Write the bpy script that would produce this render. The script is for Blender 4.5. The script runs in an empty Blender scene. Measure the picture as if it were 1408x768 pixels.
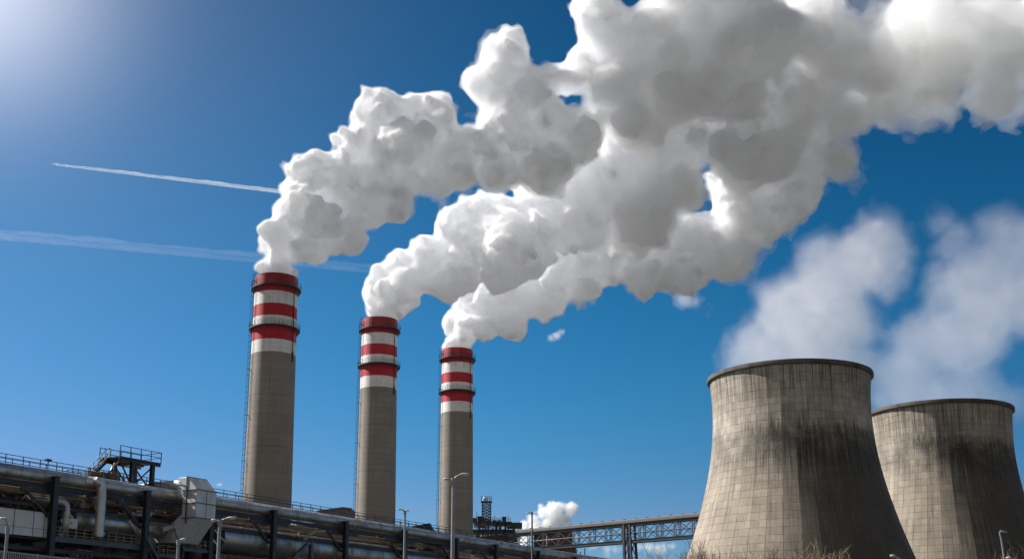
import bpy, bmesh, math, random
import numpy as np
from mathutils import Vector, Matrix
R = math.radians
sc = bpy.context.scene
C = sc.collection

# ------------------------------------------------------------------ camera
F, PPX, PPY, PITCH, EYE = 1650.0, 704.0, 549.0, R(12.0), 1.7     # in pixels of the 1408 px wide photograph
cam_d = bpy.data.cameras.new('camera'); cam = bpy.data.objects.new('camera', cam_d); C.objects.link(cam)
cam.location = (0, 0, EYE); cam.rotation_euler = (R(90) + PITCH, 0, 0)
cam_d.sensor_width = 36; cam_d.lens = F / 1408 * 36; cam_d.shift_y = (PPY - 384) / 1408
cam_d.clip_start = 0.5; cam_d.clip_end = 90000
sc.camera = cam

def ray(px, py):
    xc = (px - PPX) / F; yc = (PPY - py) / F
    return Vector((xc, math.cos(PITCH) - yc * math.sin(PITCH), math.sin(PITCH) + yc * math.cos(PITCH)))
def at_y(px, py, Y):
    d = ray(px, py); t = Y / d.y
    return Vector((d.x * t, Y, EYE + d.z * t))
def at_z(px, py, Z):
    d = ray(px, py); t = (Z - EYE) / d.z
    return Vector((d.x * t, d.y * t, Z))

SKY_RED, SKY_GRN, SKY_BLU, SKY_GP, SKY_BP = 7.0, 0.60, 0.80, 1.0, 1.0
BACK_FILL = 0.11  # strength of the fill light added behind the viewer
# ------------------------------------------------------------------ sky, sun, exposure
SUN_AZ, SUN_EL = R(71), R(40)            # left of straight ahead, above the horizon
w = bpy.data.worlds.new('World'); sc.world = w; w.use_nodes = True
nt = w.node_tree; nd = nt.nodes; lk = nt.links
bg = nd['Background']
sky = nd.new('ShaderNodeTexSky'); sky.sky_type = 'NISHITA'; sky.sun_disc = False
sky.sun_elevation = SUN_EL; sky.sun_rotation = -SUN_AZ
sky.air_density = 1.0; sky.dust_density = 0.3; sky.ozone_density = 3.0; sky.altitude = 300
def wm(op, a, b=None, c=None):
    n = nd.new('ShaderNodeMath'); n.operation = op
    for i, v in enumerate((a, b, c)):
        if v is None: continue
        if isinstance(v, (int, float)): n.inputs[i].default_value = v
        else: lk.new(v, n.inputs[i])
    return n.outputs[0]
def wv(op, a, b):
    n = nd.new('ShaderNodeVectorMath'); n.operation = op
    for i, v in enumerate((a, b)):
        if isinstance(v, tuple): n.inputs[i].default_value = v
        else: lk.new(v, n.inputs[i])
    return n.outputs['Value'] if op == 'DOT_PRODUCT' else n.outputs[0]
def wmix(f, a, b):
    n = nd.new('ShaderNodeMix'); n.data_type = 'RGBA'
    for i, v in ((0, f), (6, a), (7, b)):
        if isinstance(v, tuple): n.inputs[i].default_value = v
        elif isinstance(v, float): n.inputs[i].default_value = v
        else: lk.new(v, n.inputs[i])
    return n.outputs[2]
tcw = nd.new('ShaderNodeTexCoord'); dirv = tcw.outputs['Generated']
# clear deep polarised blue ahead: the sky texture with its red channel steepened
SKY_ST = 0.07
sep = nd.new('ShaderNodeSeparateColor'); lk.new(sky.outputs[0], sep.inputs[0])
r_ = wm('MULTIPLY', wm('POWER', wm('MULTIPLY', sep.outputs[0], SKY_ST), 3.0), SKY_RED / SKY_ST)
g_ = wm('MULTIPLY', wm('POWER', wm('MULTIPLY', sep.outputs[1], SKY_ST), SKY_GP), SKY_GRN / SKY_ST)
b_ = wm('MULTIPLY', wm('POWER', wm('MULTIPLY', sep.outputs[2], SKY_ST), SKY_BP), SKY_BLU / SKY_ST)
zs = nd.new('ShaderNodeSeparateXYZ'); lk.new(dirv, zs.inputs[0])
pol = nd.new('ShaderNodeMapRange'); pol.interpolation_type = 'SMOOTHSTEP'; lk.new(zs.outputs['Z'], pol.inputs[0])
for i, k in ((1, 0.16), (2, 0.58), (3, 1.0), (4, 0.56)): pol.inputs[i].default_value = k
pol2 = nd.new('ShaderNodeMapRange'); pol2.interpolation_type = 'SMOOTHSTEP'; lk.new(zs.outputs['X'], pol2.inputs[0])   # deepest a quarter turn from the sun
for i, k in ((1, -0.1), (2, 0.42), (3, 1.0), (4, 0.78)): pol2.inputs[i].default_value = k
pz = wm('MULTIPLY', pol.outputs[0], pol2.outputs[0])
g_ = wm('MULTIPLY', g_, pz); b_ = wm('MULTIPLY', b_, wm('POWER', pz, 0.85))
r_ = wm('MINIMUM', r_, wm('MULTIPLY', g_, 0.46))
com = nd.new('ShaderNodeCombineColor')
for i, v in enumerate((r_, g_, b_)): lk.new(v, com.inputs[i])
# bright hazy patch beside the sun, top left
gd = ray(-70, -60).normalized()
dt = wm('MAXIMUM', wv('DOT_PRODUCT', wv('NORMALIZE', dirv, dirv), tuple(gd)), 0.0)
glow = wm('ADD', wm('MULTIPLY', wm('POWER', dt, 240.0), 0.40 / SKY_ST), wm('MULTIPLY', wm('POWER', dt, 30.0), 0.055 / SKY_ST))
gcol = nd.new('ShaderNodeCombineColor')
for i, k in enumerate((1.0, 0.95, 0.95)): lk.new(wm('MULTIPLY', glow, k), gcol.inputs[i])
front = wv('ADD', com.outputs[0], gcol.outputs[0])
# unseen pale cloud sky added behind the viewer as fill light
sx = nd.new('ShaderNodeSeparateXYZ'); lk.new(dirv, sx.inputs[0])
mr = nd.new('ShaderNodeMapRange'); mr.interpolation_type = 'SMOOTHSTEP'
lk.new(sx.outputs['Y'], mr.inputs[0]); mr.inputs[1].default_value = 0.25; mr.inputs[2].default_value = -0.5
cn = nd.new('ShaderNodeTexNoise'); cn.inputs['Scale'].default_value = 3; cn.inputs['Detail'].default_value = 5; lk.new(dirv, cn.inputs[0])
cl = wm('MULTIPLY', cn.outputs[0], 2.0 * BACK_FILL / SKY_ST)
ccol = nd.new('ShaderNodeCombineColor')
for i, k in enumerate((0.94, 0.97, 1.04)): lk.new(wm('MULTIPLY', cl, k), ccol.inputs[i])
lk.new(wmix(mr.outputs[0], front, ccol.outputs[0]), bg.inputs[0]); bg.inputs[1].default_value = SKY_ST
sun_d = bpy.data.lights.new('sun', 'SUN'); sun_d.energy = 5.0; sun_d.angle = R(0.5); sun_d.color = (1.0, 0.96, 0.90)
sun = bpy.data.objects.new('sun', sun_d); C.objects.link(sun)
S = Vector((-math.sin(SUN_AZ) * math.cos(SUN_EL), math.cos(SUN_AZ) * math.cos(SUN_EL), math.sin(SUN_EL)))
sun.rotation_euler = S.to_track_quat('Z', 'Y').to_euler(); sun.location = (-60, 30, 120)
sc.view_settings.view_transform = 'Standard'; sc.view_settings.look = 'None'
sc.view_settings.exposure = 0.76; sc.view_settings.gamma = 1
cy = sc.cycles
cy.use_denoising = True; cy.max_bounces = 26; cy.volume_bounces = 16; cy.transparent_max_bounces = 512
cy.diffuse_bounces = 8; cy.glossy_bounces = 4; cy.use_adaptive_sampling = True; cy.adaptive_threshold = 0.03

# ------------------------------------------------------------------ helpers
rnd = random.Random(11)
class MB:
    """collects shapes and links them as ONE mesh object"""
    def __init__(s): s.v = []; s.f = []; s.m = []; s.slot = 0
    def add(s, V, Fc):
        o = len(s.v); s.v += [tuple(p) for p in V]
        for f in Fc: s.f.append([i + o for i in f]); s.m.append(s.slot)
    def box(s, c, d, rz=0.0, bev=0.0):
        x, y, z = (k / 2 for k in d); cz, sz = math.cos(rz), math.sin(rz)
        V = [(c[0] + a*x*cz - b*y*sz, c[1] + a*x*sz + b*y*cz, c[2] + e*z) for e in (-1, 1) for a, b in ((-1,-1),(1,-1),(1,1),(-1,1))]
        s.add(V, [(3,2,1,0),(4,5,6,7),(0,1,5,4),(1,2,6,5),(2,3,7,6),(3,0,4,7)])
    def bar(s, p0, p1, w, h=None, up=(0, 0, 1)):
        h = h or w; p0, p1 = Vector(p0), Vector(p1); d = (p1 - p0).normalized(); u = Vector(up)
        if abs(d.dot(u)) > 0.98: u = Vector((0, 1, 0))
        a = d.cross(u).normalized() * (w / 2); b = a.cross(d).normalized() * (h / 2)
        V = [p + a*i + b*j for p in (p0, p1) for i, j in ((-1,-1),(1,-1),(1,1),(-1,1))]
        s.add(V, [(3,2,1,0),(4,5,6,7),(0,1,5,4),(1,2,6,5),(2,3,7,6),(3,0,4,7)])
    def ibeam(s, p0, p1, w, h, up=(0, 0, 1), t=0.12):
        """H section: two flanges and a web"""
        p0, p1 = Vector(p0), Vector(p1); d = (p1 - p0).normalized(); u = Vector(up)
        if abs(d.dot(u)) > 0.98: u = Vector((0, 1, 0))
        a = d.cross(u).normalized(); b = a.cross(d).normalized()
        tw = max(w * t, 0.02); th = max(h * t, 0.02)
        for sg in (-1, 1):
            o = b * (sg * (h / 2 - th / 2)); s.bar(p0 + o, p1 + o, w, th, up=b)
        s.bar(p0, p1, tw, h - 2 * th - 0.004, up=b)
    def tube(s, path, r, n=8, cap=True, closed=False):
        P = [Vector(p) for p in path]; N = len(P); rr = r if isinstance(r, (list, tuple)) else [r] * N
        T = []
        for i in range(N):
            a = P[i] - P[i-1] if (i or closed) else P[1] - P[0]
            b = P[(i+1) % N] - P[i] if (i < N-1 or closed) else P[-1] - P[-2]
            T.append((a.normalized() + b.normalized()).normalized() if (a.length > 1e-9 and b.length > 1e-9) else (a if a.length > b.length else b).normalized())
        u = Vector((0, 0, 1)) if abs(T[0].z) < 0.9 else Vector((1, 0, 0))
        V = []
        x = T[0].cross(u).normalized()
        for i in range(N):
            x = (x - T[i] * x.dot(T[i])).normalized(); y = T[i].cross(x)
            k = 1.0
            if 0 < i < N-1: k = 1 / max(0.5, math.sqrt(max(0.0, (1 + (P[i]-P[i-1]).normalized().dot((P[i+1]-P[i]).normalized())) / 2)))
            kk = 1.0 + (k - 1) * 0.0
            V += [P[i] + (x * math.cos(2*math.pi*j/n) + y * math.sin(2*math.pi*j/n)) * rr[i] * kk for j in range(n)]
        Fc = []
        for i in range(N if closed else N-1):
            i2 = (i + 1) % N
            Fc += [(i*n+j, i*n+(j+1) % n, i2*n+(j+1) % n, i2*n+j) for j in range(n)]
        if cap and not closed: Fc += [tuple(range(n-1, -1, -1)), tuple((N-1)*n + j for j in range(n))]
        s.add(V, Fc)
    def lathe(s, prof, n=48, c=(0, 0, 0), slots=None, a0=0.0):
        """prof: (r, z) from bottom to top, not capped"""
        V = [(c[0] + r*math.cos(a0+2*math.pi*j/n), c[1] + r*math.sin(a0+2*math.pi*j/n), c[2] + z) for r, z in prof for j in range(n)]
        o = len(s.v); s.v += V
        for i in range(len(prof)-1):
            for j in range(n):
                s.f.append([o+i*n+j, o+i*n+(j+1) % n, o+(i+1)*n+(j+1) % n, o+(i+1)*n+j]); s.m.append(slots[i] if slots else s.slot)
    def prism(s, poly, h, axis=2, off=0.0):
        """poly in the plane across `axis`, extruded by h from off"""
        def mk(a, b, t): return {2: (a, b, t), 1: (a, t, b), 0: (t, a, b)}[axis]
        n = len(poly); V = [mk(a, b, off) for a, b in poly] + [mk(a, b, off + h) for a, b in poly]
        s.add(V, [tuple(range(n-1, -1, -1)), tuple(range(n, 2*n))] + [(i, (i+1) % n, n+(i+1) % n, n+i) for i in range(n)])
    def mesh(s, name, mats, base=(0, 0, 0), smooth=None, bevel=0.0):
        me = bpy.data.meshes.new(name); b = Vector(base)
        me.from_pydata([tuple(Vector(p) - b) for p in s.v], [], s.f)
        mats = mats if isinstance(mats, (list, tuple)) else [mats]
        for m in mats: me.materials.append(m)
        me.polygons.foreach_set('material_index', s.m)
        bm = bmesh.new(); bm.from_mesh(me); bmesh.ops.recalc_face_normals(bm, faces=bm.faces)
        if bevel:
            ed = [e for e in bm.edges if len(e.link_faces) == 2 and e.calc_face_angle(0) > 0.6]
            bmesh.ops.bevel(bm, geom=ed, offset=bevel, segments=2, affect='EDGES', profile=0.5)
        bm.to_mesh(me); bm.free()
        if smooth:
            me.polygons.foreach_set('use_smooth', [True] * len(me.polygons)); me.set_sharp_from_angle(angle=R(smooth))
        return me
    def build(s, name, mats, parent=None, base=(0, 0, 0), smooth=None, bevel=0.0):
        o = bpy.data.objects.new(name, s.mesh(name, mats, base, smooth, bevel)); C.objects.link(o)
        if parent is not None: o.parent = parent
        return o

def tag(o, label, cat, group=None, kind=None):
    if label: o['label'] = label
    if cat: o['category'] = cat
    if group: o['group'] = group
    if kind: o['kind'] = kind
    return o
def thing(name, label, cat, loc=(0, 0, 0), rz=0.0, group=None):
    o = bpy.data.objects.new(name, None); C.objects.link(o); o.empty_display_size = 0.5
    o.location = loc; o.rotation_euler = (0, 0, rz)
    return tag(o, label, cat, group)
def copy_thing(root, loc, rz, label, group=None):
    r = root.copy(); C.objects.link(r); r.location = loc; r.rotation_euler = (0, 0, rz); r['label'] = label
    if group: r['group'] = group
    for ch in root.children:
        c = ch.copy(); C.objects.link(c); c.parent = r
        for g in ch.children:
            d = g.copy(); C.objects.link(d); d.parent = c
    return r

# ------------------------------------------------------------------ materials
class NT:
    def __init__(s, name):
        s.mat = bpy.data.materials.new(name); s.mat.use_nodes = True
        s.t = s.mat.node_tree; s.n = s.t.nodes; s.l = s.t.links; s.b = s.n['Principled BSDF']
    def new(s, k, **kw):
        n = s.n.new('ShaderNode' + k)
        for a, v in kw.items(): setattr(n, a, v)
        return n
    def put(s, sock, v):
        if v is None: return
        if isinstance(v, (int, float, tuple)):
            if isinstance(v, tuple) and len(v) == 3 and sock.type == 'RGBA': v = (*v, 1)
            sock.default_value = v
        else: s.l.new(v, sock)
    def math(s, op, a, b=None, c=None, clamp=False):
        n = s.new('Math', operation=op, use_clamp=clamp)
        for i, v in enumerate((a, b, c)): s.put(n.inputs[i], v)
        return n.outputs[0]
    def mix(s, f, a, b, blend='MIX'):
        n = s.new('Mix', data_type='RGBA', blend_type=blend)
        s.put(n.inputs[0], f); s.put(n.inputs[6], a); s.put(n.inputs[7], b)
        return n.outputs[2]
    def ramp(s, v, a, b, lo=0.0, hi=1.0, smooth=True):
        n = s.new('MapRange'); n.interpolation_type = 'SMOOTHSTEP' if smooth else 'LINEAR'
        s.put(n.inputs[0], v)
        for i, k in ((1, a), (2, b), (3, lo), (4, hi)): s.put(n.inputs[i], k)
        return n.outputs[0]
    def obj(s): return s.new('TexCoord').outputs['Object']
    def rpos(s):
        a = s.new('VectorMath', operation='ADD'); s.l.new(s.obj(), a.inputs[0]); r = s.new('ObjectInfo').outputs['Location']; s.l.new(r, a.inputs[1]); return a.outputs[0]
    def pos(s): return s.new('NewGeometry').outputs['Position']
    def xyz(s, v):
        n = s.new('SeparateXYZ'); s.put(n.inputs[0], v); return n.outputs
    def vec(s, x, y, z):
        n = s.new('CombineXYZ')
        for i, v in enumerate((x, y, z)): s.put(n.inputs[i], v)
        return n.outputs[0]
    def scale(s, v, k):
        n = s.new('Mapping'); s.put(n.inputs[0], v); n.inputs['Scale'].default_value = k; return n.outputs[0]
    def noise(s, v, sc_, det=4.0, rough=0.55, w=None):
        n = s.new('TexNoise'); s.put(n.inputs['Vector'], v); n.inputs['Scale'].default_value = sc_
        n.inputs['Detail'].default_value = det; n.inputs['Roughness'].default_value = rough
        return n.outputs[0]
    def white(s, v):
        n = s.new('TexWhiteNoise', noise_dimensions='3D'); s.put(n.inputs['Vector'], v); return n.outputs[0]
    def bump(s, h, st=0.3, d=0.05):
        n = s.new('Bump'); n.inputs['Strength'].default_value = st; n.inputs['Distance'].default_value = d
        s.put(n.inputs['Height'], h); s.l.new(n.outputs[0], s.b.inputs['Normal'])
    def out(s, col, rough=0.6, metal=0.0, spec=None):
        s.put(s.b.inputs['Base Color'], col); s.put(s.b.inputs['Roughness'], rough); s.put(s.b.inputs['Metallic'], metal)
        if spec is not None: s.b.inputs['Specular IOR Level'].default_value = spec
        return s.mat

def worn(name, col, dirt=None, rough=0.55, metal=0.0, sc_=0.7, amt=0.5, streak=True, spec=None):
    """painted or metal surface with blotches and vertical dirt streaks"""
    t = NT(name); p = t.pos(); dirt = dirt or tuple(c * 0.45 for c in col)
    a = t.noise(p, sc_, 6, 0.62)
    f = t.ramp(a, 0.42, 0.72)
    if streak:
        b = t.noise(t.scale(p, (2.2, 2.2, 0.12)), 1.0, 4, 0.6)
        f = t.math('MULTIPLY_ADD', t.ramp(b, 0.48, 0.75), 0.7, f, clamp=True)
    col2 = t.mix(t.math('MULTIPLY', f, amt), col, dirt)
    fine = t.noise(p, 9.0, 3)
    col2 = t.mix(t.ramp(fine, 0.35, 0.65, 0.0, 0.25), col2, tuple(c * 0.7 for c in col))
    t.bump(a, 0.15, 0.03)
    return t.out(col2, t.ramp(a, 0.2, 0.8, max(0.15, rough - 0.12), min(1, rough + 0.15)), metal, spec)

M = {}
M['steel_dark'] = worn('dark_painted_steel', (.035, .04, .05), (.06, .045, .035), 0.5, 0.0)
M['steel_grey'] = worn('grey_galvanised_steel', (.13, .14, .155), (.09, .08, .07), 0.5, 0.3)
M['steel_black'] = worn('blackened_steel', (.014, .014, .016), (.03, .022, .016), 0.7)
M['rail'] = worn('railing_paint', (.06, .065, .075), None, 0.5, 0.2)
M['alu'] = worn('aluminium_cladding', (.66, .65, .63), (.3, .27, .25), 0.4, 0.7, 0.5, 0.55)
M['alu_dull'] = worn('dull_metal_cladding', (.56, .535, .51), (.19, .16, .135), 0.4, 0.8, 0.4, 0.75)
M['alu_white'] = worn('pale_duct_cladding', (.70, .72, .75), (.4, .39, .38), 0.45, 0.1, 0.35, 0.45)
M['panel_white'] = worn('pale_wall_panel', (.78, .79, .81), (.45, .44, .43), 0.6, 0.0, 0.3, 0.4)
M['rust'] = worn('rusty_pipe', (.16, .09, .05), (.06, .035, .02), 0.75)
M['tan_pipe'] = worn('tan_lagged_pipe', (.34, .27, .19), (.16, .12, .08), 0.65)
M['ochre'] = worn('ochre_machinery_paint', (.30, .21, .08), (.1, .07, .04), 0.6)
M['brick'] = worn('red_brown_cladding', (.12, .06, .052), (.07, .045, .04), 0.7, 0.0, 0.15, 0.6)
M['dark_clad'] = worn('dark_grey_cladding', (.045, .047, .052), (.03, .028, .026), 0.65)
M['grey_clad'] = worn('grey_roof_cladding', (.13, .12, .115), (.08, .07, .065), 0.65)
M['lamp_grey'] = worn('lamp_post_grey', (.30, .31, .33), (.18, .17, .16), 0.45, 0.3, 1.5, 0.4)
M['lamp_head'] = worn('lamp_head_pale', (.42, .41, .39), None, 0.45, 0.1, 2.0, 0.3)
M['lens'] = worn('lamp_lens', (.6, .6, .58), None, 0.25, 0.0, 2.0, 0.1)
M['fence'] = worn('fence_pale_paint', (.42, .42, .43), (.25, .22, .19), 0.55, 0.0, 2.0, 0.4)
M['concrete'] = worn('wall_concrete', (.28, .27, .25), (.15, .14, .13), 0.85, 0.0, 0.4, 0.6)
M['bark'] = worn('twig_bark', (.23, .165, .10), (.12, .085, .055), 0.85, 0.0, 3.0, 0.5, False)
M['bark_dark'] = worn('dark_twig_bark', (.10, .08, .065), (.06, .05, .04), 0.85, 0.0, 3.0, 0.5, False)

# ------------------------------------------------------------------ ground
def ground_mat():
    t = NT('yard_ground'); p = t.pos()
    a = t.noise(p, 0.02, 6); b = t.noise(p, 0.6, 6)
    c = t.mix(t.ramp(a, 0.4, 0.6), (.09, .088, .084), (.10, .10, .075))
    c = t.mix(t.ramp(b, 0.4, 0.7, 0, 0.5), c, (.15, .145, .135)); t.bump(b, 0.4, 0.05)
    return t.out(c, 0.95)
b = MB(); b.add([(-30000, -30000, 0), (30000, -30000, 0), (30000, 30000, 0), (-30000, 30000, 0)], [(0, 1, 2, 3)])
g = b.build('ground', ground_mat()); g['kind'] = 'structure'
# ------------------------------------------------------------------ cooling towers
def tower_mat(name, zt, zb, dark, top_tint, low_col, shade_az):
    """ribbed concrete panels with a band of black streaks between heights zb and zt"""
    t = NT(name); o = t.obj(); x, y, z = t.xyz(o)[:3]
    an = t.math('ARCTAN2', y, x); u = t.math('MULTIPLY', an, 40 / (2 * math.pi))     # 40 facets
    ring = t.math('DIVIDE', z, 2.75)
    def line(v, wd):
        f = t.math('ABSOLUTE', t.math('SUBTRACT', t.math('FRACT', v), 0.5)); return t.ramp(f, 0.5 - wd, 0.5 - wd * 0.35)
    lu = line(t.math('ADD', u, 0.0), 0.035); lu2 = t.math('MULTIPLY', line(t.math('ADD', u, 0.5), 0.03), 0.2)
    lz = line(ring, 0.05)
    cell = t.white(t.vec(t.math('FLOOR', t.math('MULTIPLY', u, 2)), t.math('FLOOR', ring), 0.0))
    cellu = t.white(t.vec(t.math('FLOOR', u), 3.0, 1.0))
    us = t.math('MULTIPLY', an, 30.0)
    st = t.noise(t.vec(us, 0.0, t.math('MULTIPLY', z, 0.05)), 0.9, 5, 0.65)          # long streaks
    st2 = t.noise(t.vec(t.math('MULTIPLY', us, 2.2), 5.0, t.math('MULTIPLY', z, 0.035)), 1.0, 4, 0.6)
    bl = t.noise(o, 0.09, 6, 0.65); fine = t.noise(o, 1.6, 5, 0.7); big = t.noise(o, 0.03, 3)
    base = t.mix(t.ramp(z, zb - 22, zt + 4), low_col, top_tint)
    base = t.mix(t.ramp(bl, 0.35, 0.68, 0, 0.8), base, tuple(c * 0.58 for c in low_col))
    base = t.mix(t.math('MULTIPLY', t.ramp(cell, 0.0, 1.0, 0.0, 0.48), 1.0), base, tuple(c * 0.55 for c in low_col))
    base = t.mix(t.ramp(cellu, 0.0, 1.0, 0.0, 0.25), base, tuple(c * 0.6 for c in low_col))
    base = t.mix(t.ramp(fine, 0.35, 0.75, 0.0, 0.5), base, tuple(c * 0.5 for c in low_col))
    # band of black growth: ragged upper and lower edges, strongest where the streaks are
    zr = t.math('MULTIPLY_ADD', t.math('SUBTRACT', st, 0.5), 26.0, z)
    zr2 = t.math('MULTIPLY_ADD', t.math('SUBTRACT', st2, 0.5), 34.0, z)
    up = t.ramp(zr, zt + 3, zt - 2.0); lo = t.ramp(zr2, zb - 12, zb + 4)
    band = t.math('MULTIPLY', up, lo)
    patch = t.ramp(t.math('MULTIPLY_ADD', bl, 0.6, t.math('MULTIPLY', big, 0.6)), 0.42, 0.66, 0.4, 1.0)
    band = t.math('MULTIPLY', t.math('MULTIPLY', band, patch), t.ramp(st2, 0.2, 0.62, 0.45, 1.0))
    band = t.math('MULTIPLY', band, t.ramp(fine, 0.3, 0.6, 0.75, 1.0))
    lw = t.ramp(t.math('MULTIPLY_ADD', t.math('SUBTRACT', big, 0.5), 1.2, t.math('COSINE', t.math('SUBTRACT', an, shade_az))), -0.1, 0.75, 0.5, 1.0)  # band stain is also deepened on the shaded side
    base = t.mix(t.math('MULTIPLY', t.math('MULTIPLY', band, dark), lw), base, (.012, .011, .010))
    # shade painted into the colour of the shaded side, below the band, ragged edge
    ca = t.math('COSINE', t.math('SUBTRACT', an, shade_az))
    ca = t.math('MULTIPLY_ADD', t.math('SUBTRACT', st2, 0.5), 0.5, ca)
    shade_mask = t.math('MULTIPLY', t.ramp(ca, 0.55, 1.0), t.ramp(zr, zt + 1, zb - 4))
    base = t.mix(t.math('MULTIPLY', shade_mask, 0.8), base, (.03, .028, .027))
    # rain streaks below the rim and over the whole shell
    rim = t.math('MULTIPLY', t.ramp(zr, 78, 106), t.ramp(st2, 0.46, 0.62))
    base = t.mix(t.math('MULTIPLY', rim, 0.9), base, (.03, .027, .024))
    base = t.mix(t.ramp(st, 0.5, 0.75, 0, 0.6), base, (.06, .045, .04))
    ln = t.math('MAXIMUM', t.math('MAXIMUM', lu, lu2), t.math('MULTIPLY', lz, 0.85))
    base = t.mix(t.math('MULTIPLY', ln, t.ramp(bl, 0.3, 0.65, 0.25, 0.7)), base, (.05, .045, .04))
    h = t.math('MULTIPLY_ADD', ln, -0.6, t.math('MULTIPLY', fine, 0.35)); t.bump(h, 0.5, 0.25)
    return t.out(base, 0.92)

def cooling_tower(px, py_mid, Y, label, mat, rot):
    c = at_y(px, py_mid, Y); base = (c.x, c.y, 0)
    root = thing('cooling_tower', label, 'cooling tower', base, rot, 'concrete cooling towers')
    H, r0, z0, k = 103.5, 28.9, 90.0, 55.0
    prof = [(r0 * math.sqrt(1 + ((z - z0) / k) ** 2), z) for z in np.linspace(0, H, 60)]
    inner = [(r - 0.7, z) for r, z in prof[::-1]]
    b = MB(); b.lathe(prof + [(prof[-1][0] - 0.7, H)] + inner, 40)
    b.build('shell', mat, root)
    rr = prof[-1][0]
    b = MB()
    b.lathe([(rr + .02, H - 1.5), (rr + .75, H - 1.3), (rr + .85, H - .2), (rr + .75, H + .1), (rr - .75, H + .1), (rr - .75, H - 1.5), (rr + .02, H - 1.5)], 80)
    b.build('rim', M['rimc'], root, smooth=30)
    return root
M['rimc'] = worn('rim_concrete', (.11, .095, .078), (.035, .03, .026), 0.9, 0.0, 0.25, 0.85)
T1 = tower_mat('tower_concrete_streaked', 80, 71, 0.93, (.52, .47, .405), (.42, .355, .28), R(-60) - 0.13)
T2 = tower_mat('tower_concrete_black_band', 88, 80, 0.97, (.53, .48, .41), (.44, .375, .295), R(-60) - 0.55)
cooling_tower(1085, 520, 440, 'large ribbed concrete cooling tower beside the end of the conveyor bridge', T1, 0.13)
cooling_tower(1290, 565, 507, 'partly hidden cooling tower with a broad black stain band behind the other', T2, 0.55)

# ------------------------------------------------------------------ chimneys
def shaft_mat():
    t = NT('chimney_concrete'); o = t.obj(); x, y, z = t.xyz(o)[:3]
    an = t.math('ARCTAN2', y, x)
    lift = t.math('DIVIDE', z, 1.35)
    f = t.math('ABSOLUTE', t.math('SUBTRACT', t.math('FRACT', lift), 0.5)); ln = t.ramp(f, 0.44, 0.5)
    big = t.math('ABSOLUTE', t.math('SUBTRACT', t.math('FRACT', t.math('DIVIDE', z, 10.8)), 0.5)); ln2 = t.ramp(big, 0.488, 0.496)
    lt = t.white(t.vec(t.math('FLOOR', lift), t.math('SUBTRACT', t.xyz(t.rpos())[0], x), 0.0))
    st = t.noise(t.vec(t.math('MULTIPLY', an, 4.6), 0.0, t.math('MULTIPLY', z, 0.04)), 1.6, 5, 0.65)
    o = t.rpos(); bl = t.noise(o, 0.16, 6, 0.6); fi = t.noise(o, 3.0, 5, 0.7)
    c = t.mix(t.ramp(lt, 0, 1, 0, 0.45), (.33, .295, .255), (.265, .235, .205))
    c = t.mix(t.ramp(bl, 0.35, 0.7, 0, 0.5), c, (.205, .178, .15)); c = t.mix(t.ramp(st, 0.5, 0.8, 0, 0.55), c, (.13, .115, .10))
    c = t.mix(t.ramp(fi, 0.4, 0.8, 0, 0.4), c, (.16, .14, .12))
    c = t.mix(t.math('MAXIMUM', t.math('MULTIPLY', ln, 0.35), t.math('MULTIPLY', ln2, 0.45)), c, (.10, .09, .08))
    t.bump(t.math('MULTIPLY_ADD', ln, -0.5, fi), 0.35, 0.05)
    return t.out(c, 0.9)
def band_mat(name, col, dirt, amt):
    t = NT(name); o = t.obj(); x, y, z = t.xyz(o)[:3]; an = t.math('ARCTAN2', y, x); q = t.rpos(); qx = t.xyz(q)[0]; o = q; an = t.math('ADD', an, t.math('SUBTRACT', qx, x))
    st = t.noise(t.vec(t.math('MULTIPLY', an, 4.6), 0.0, t.math('MULTIPLY', z, 0.10)), 1.5, 5, 0.65); bl = t.noise(o, 0.6, 6, 0.65)
    c = t.mix(t.math('MULTIPLY', t.ramp(st, 0.42, 0.78), amt), col, dirt); c = t.mix(t.ramp(bl, 0.45, 0.8, 0, amt), c, dirt)
    so = t.math('MULTIPLY', t.ramp(t.math('MULTIPLY_ADD', t.math('SUBTRACT', st, .5), 9.0, z), 71, 82), t.ramp(bl, .3, .7, .35, 1))
    c = t.mix(t.math('MULTIPLY', so, .35), c, (.05, .045, .04))
    t.bump(bl, 0.2, 0.03)
    return t.out(c, 0.6)
SH = shaft_mat(); RED = band_mat('red_band_paint', (.50, .014, .026), (.22, .012, .016), 0.4)
WHT = band_mat('white_band_paint', (.82, .80, .77), (.42, .37, .31), 0.42)
RIMR = band_mat('sooty_red_rim', (.42, .010, .02), (.12, .009, .012), 0.55)
SOOT = worn('flue_soot', (.02, .018, .017), None, 0.9)
CH_H = 80.0
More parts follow.
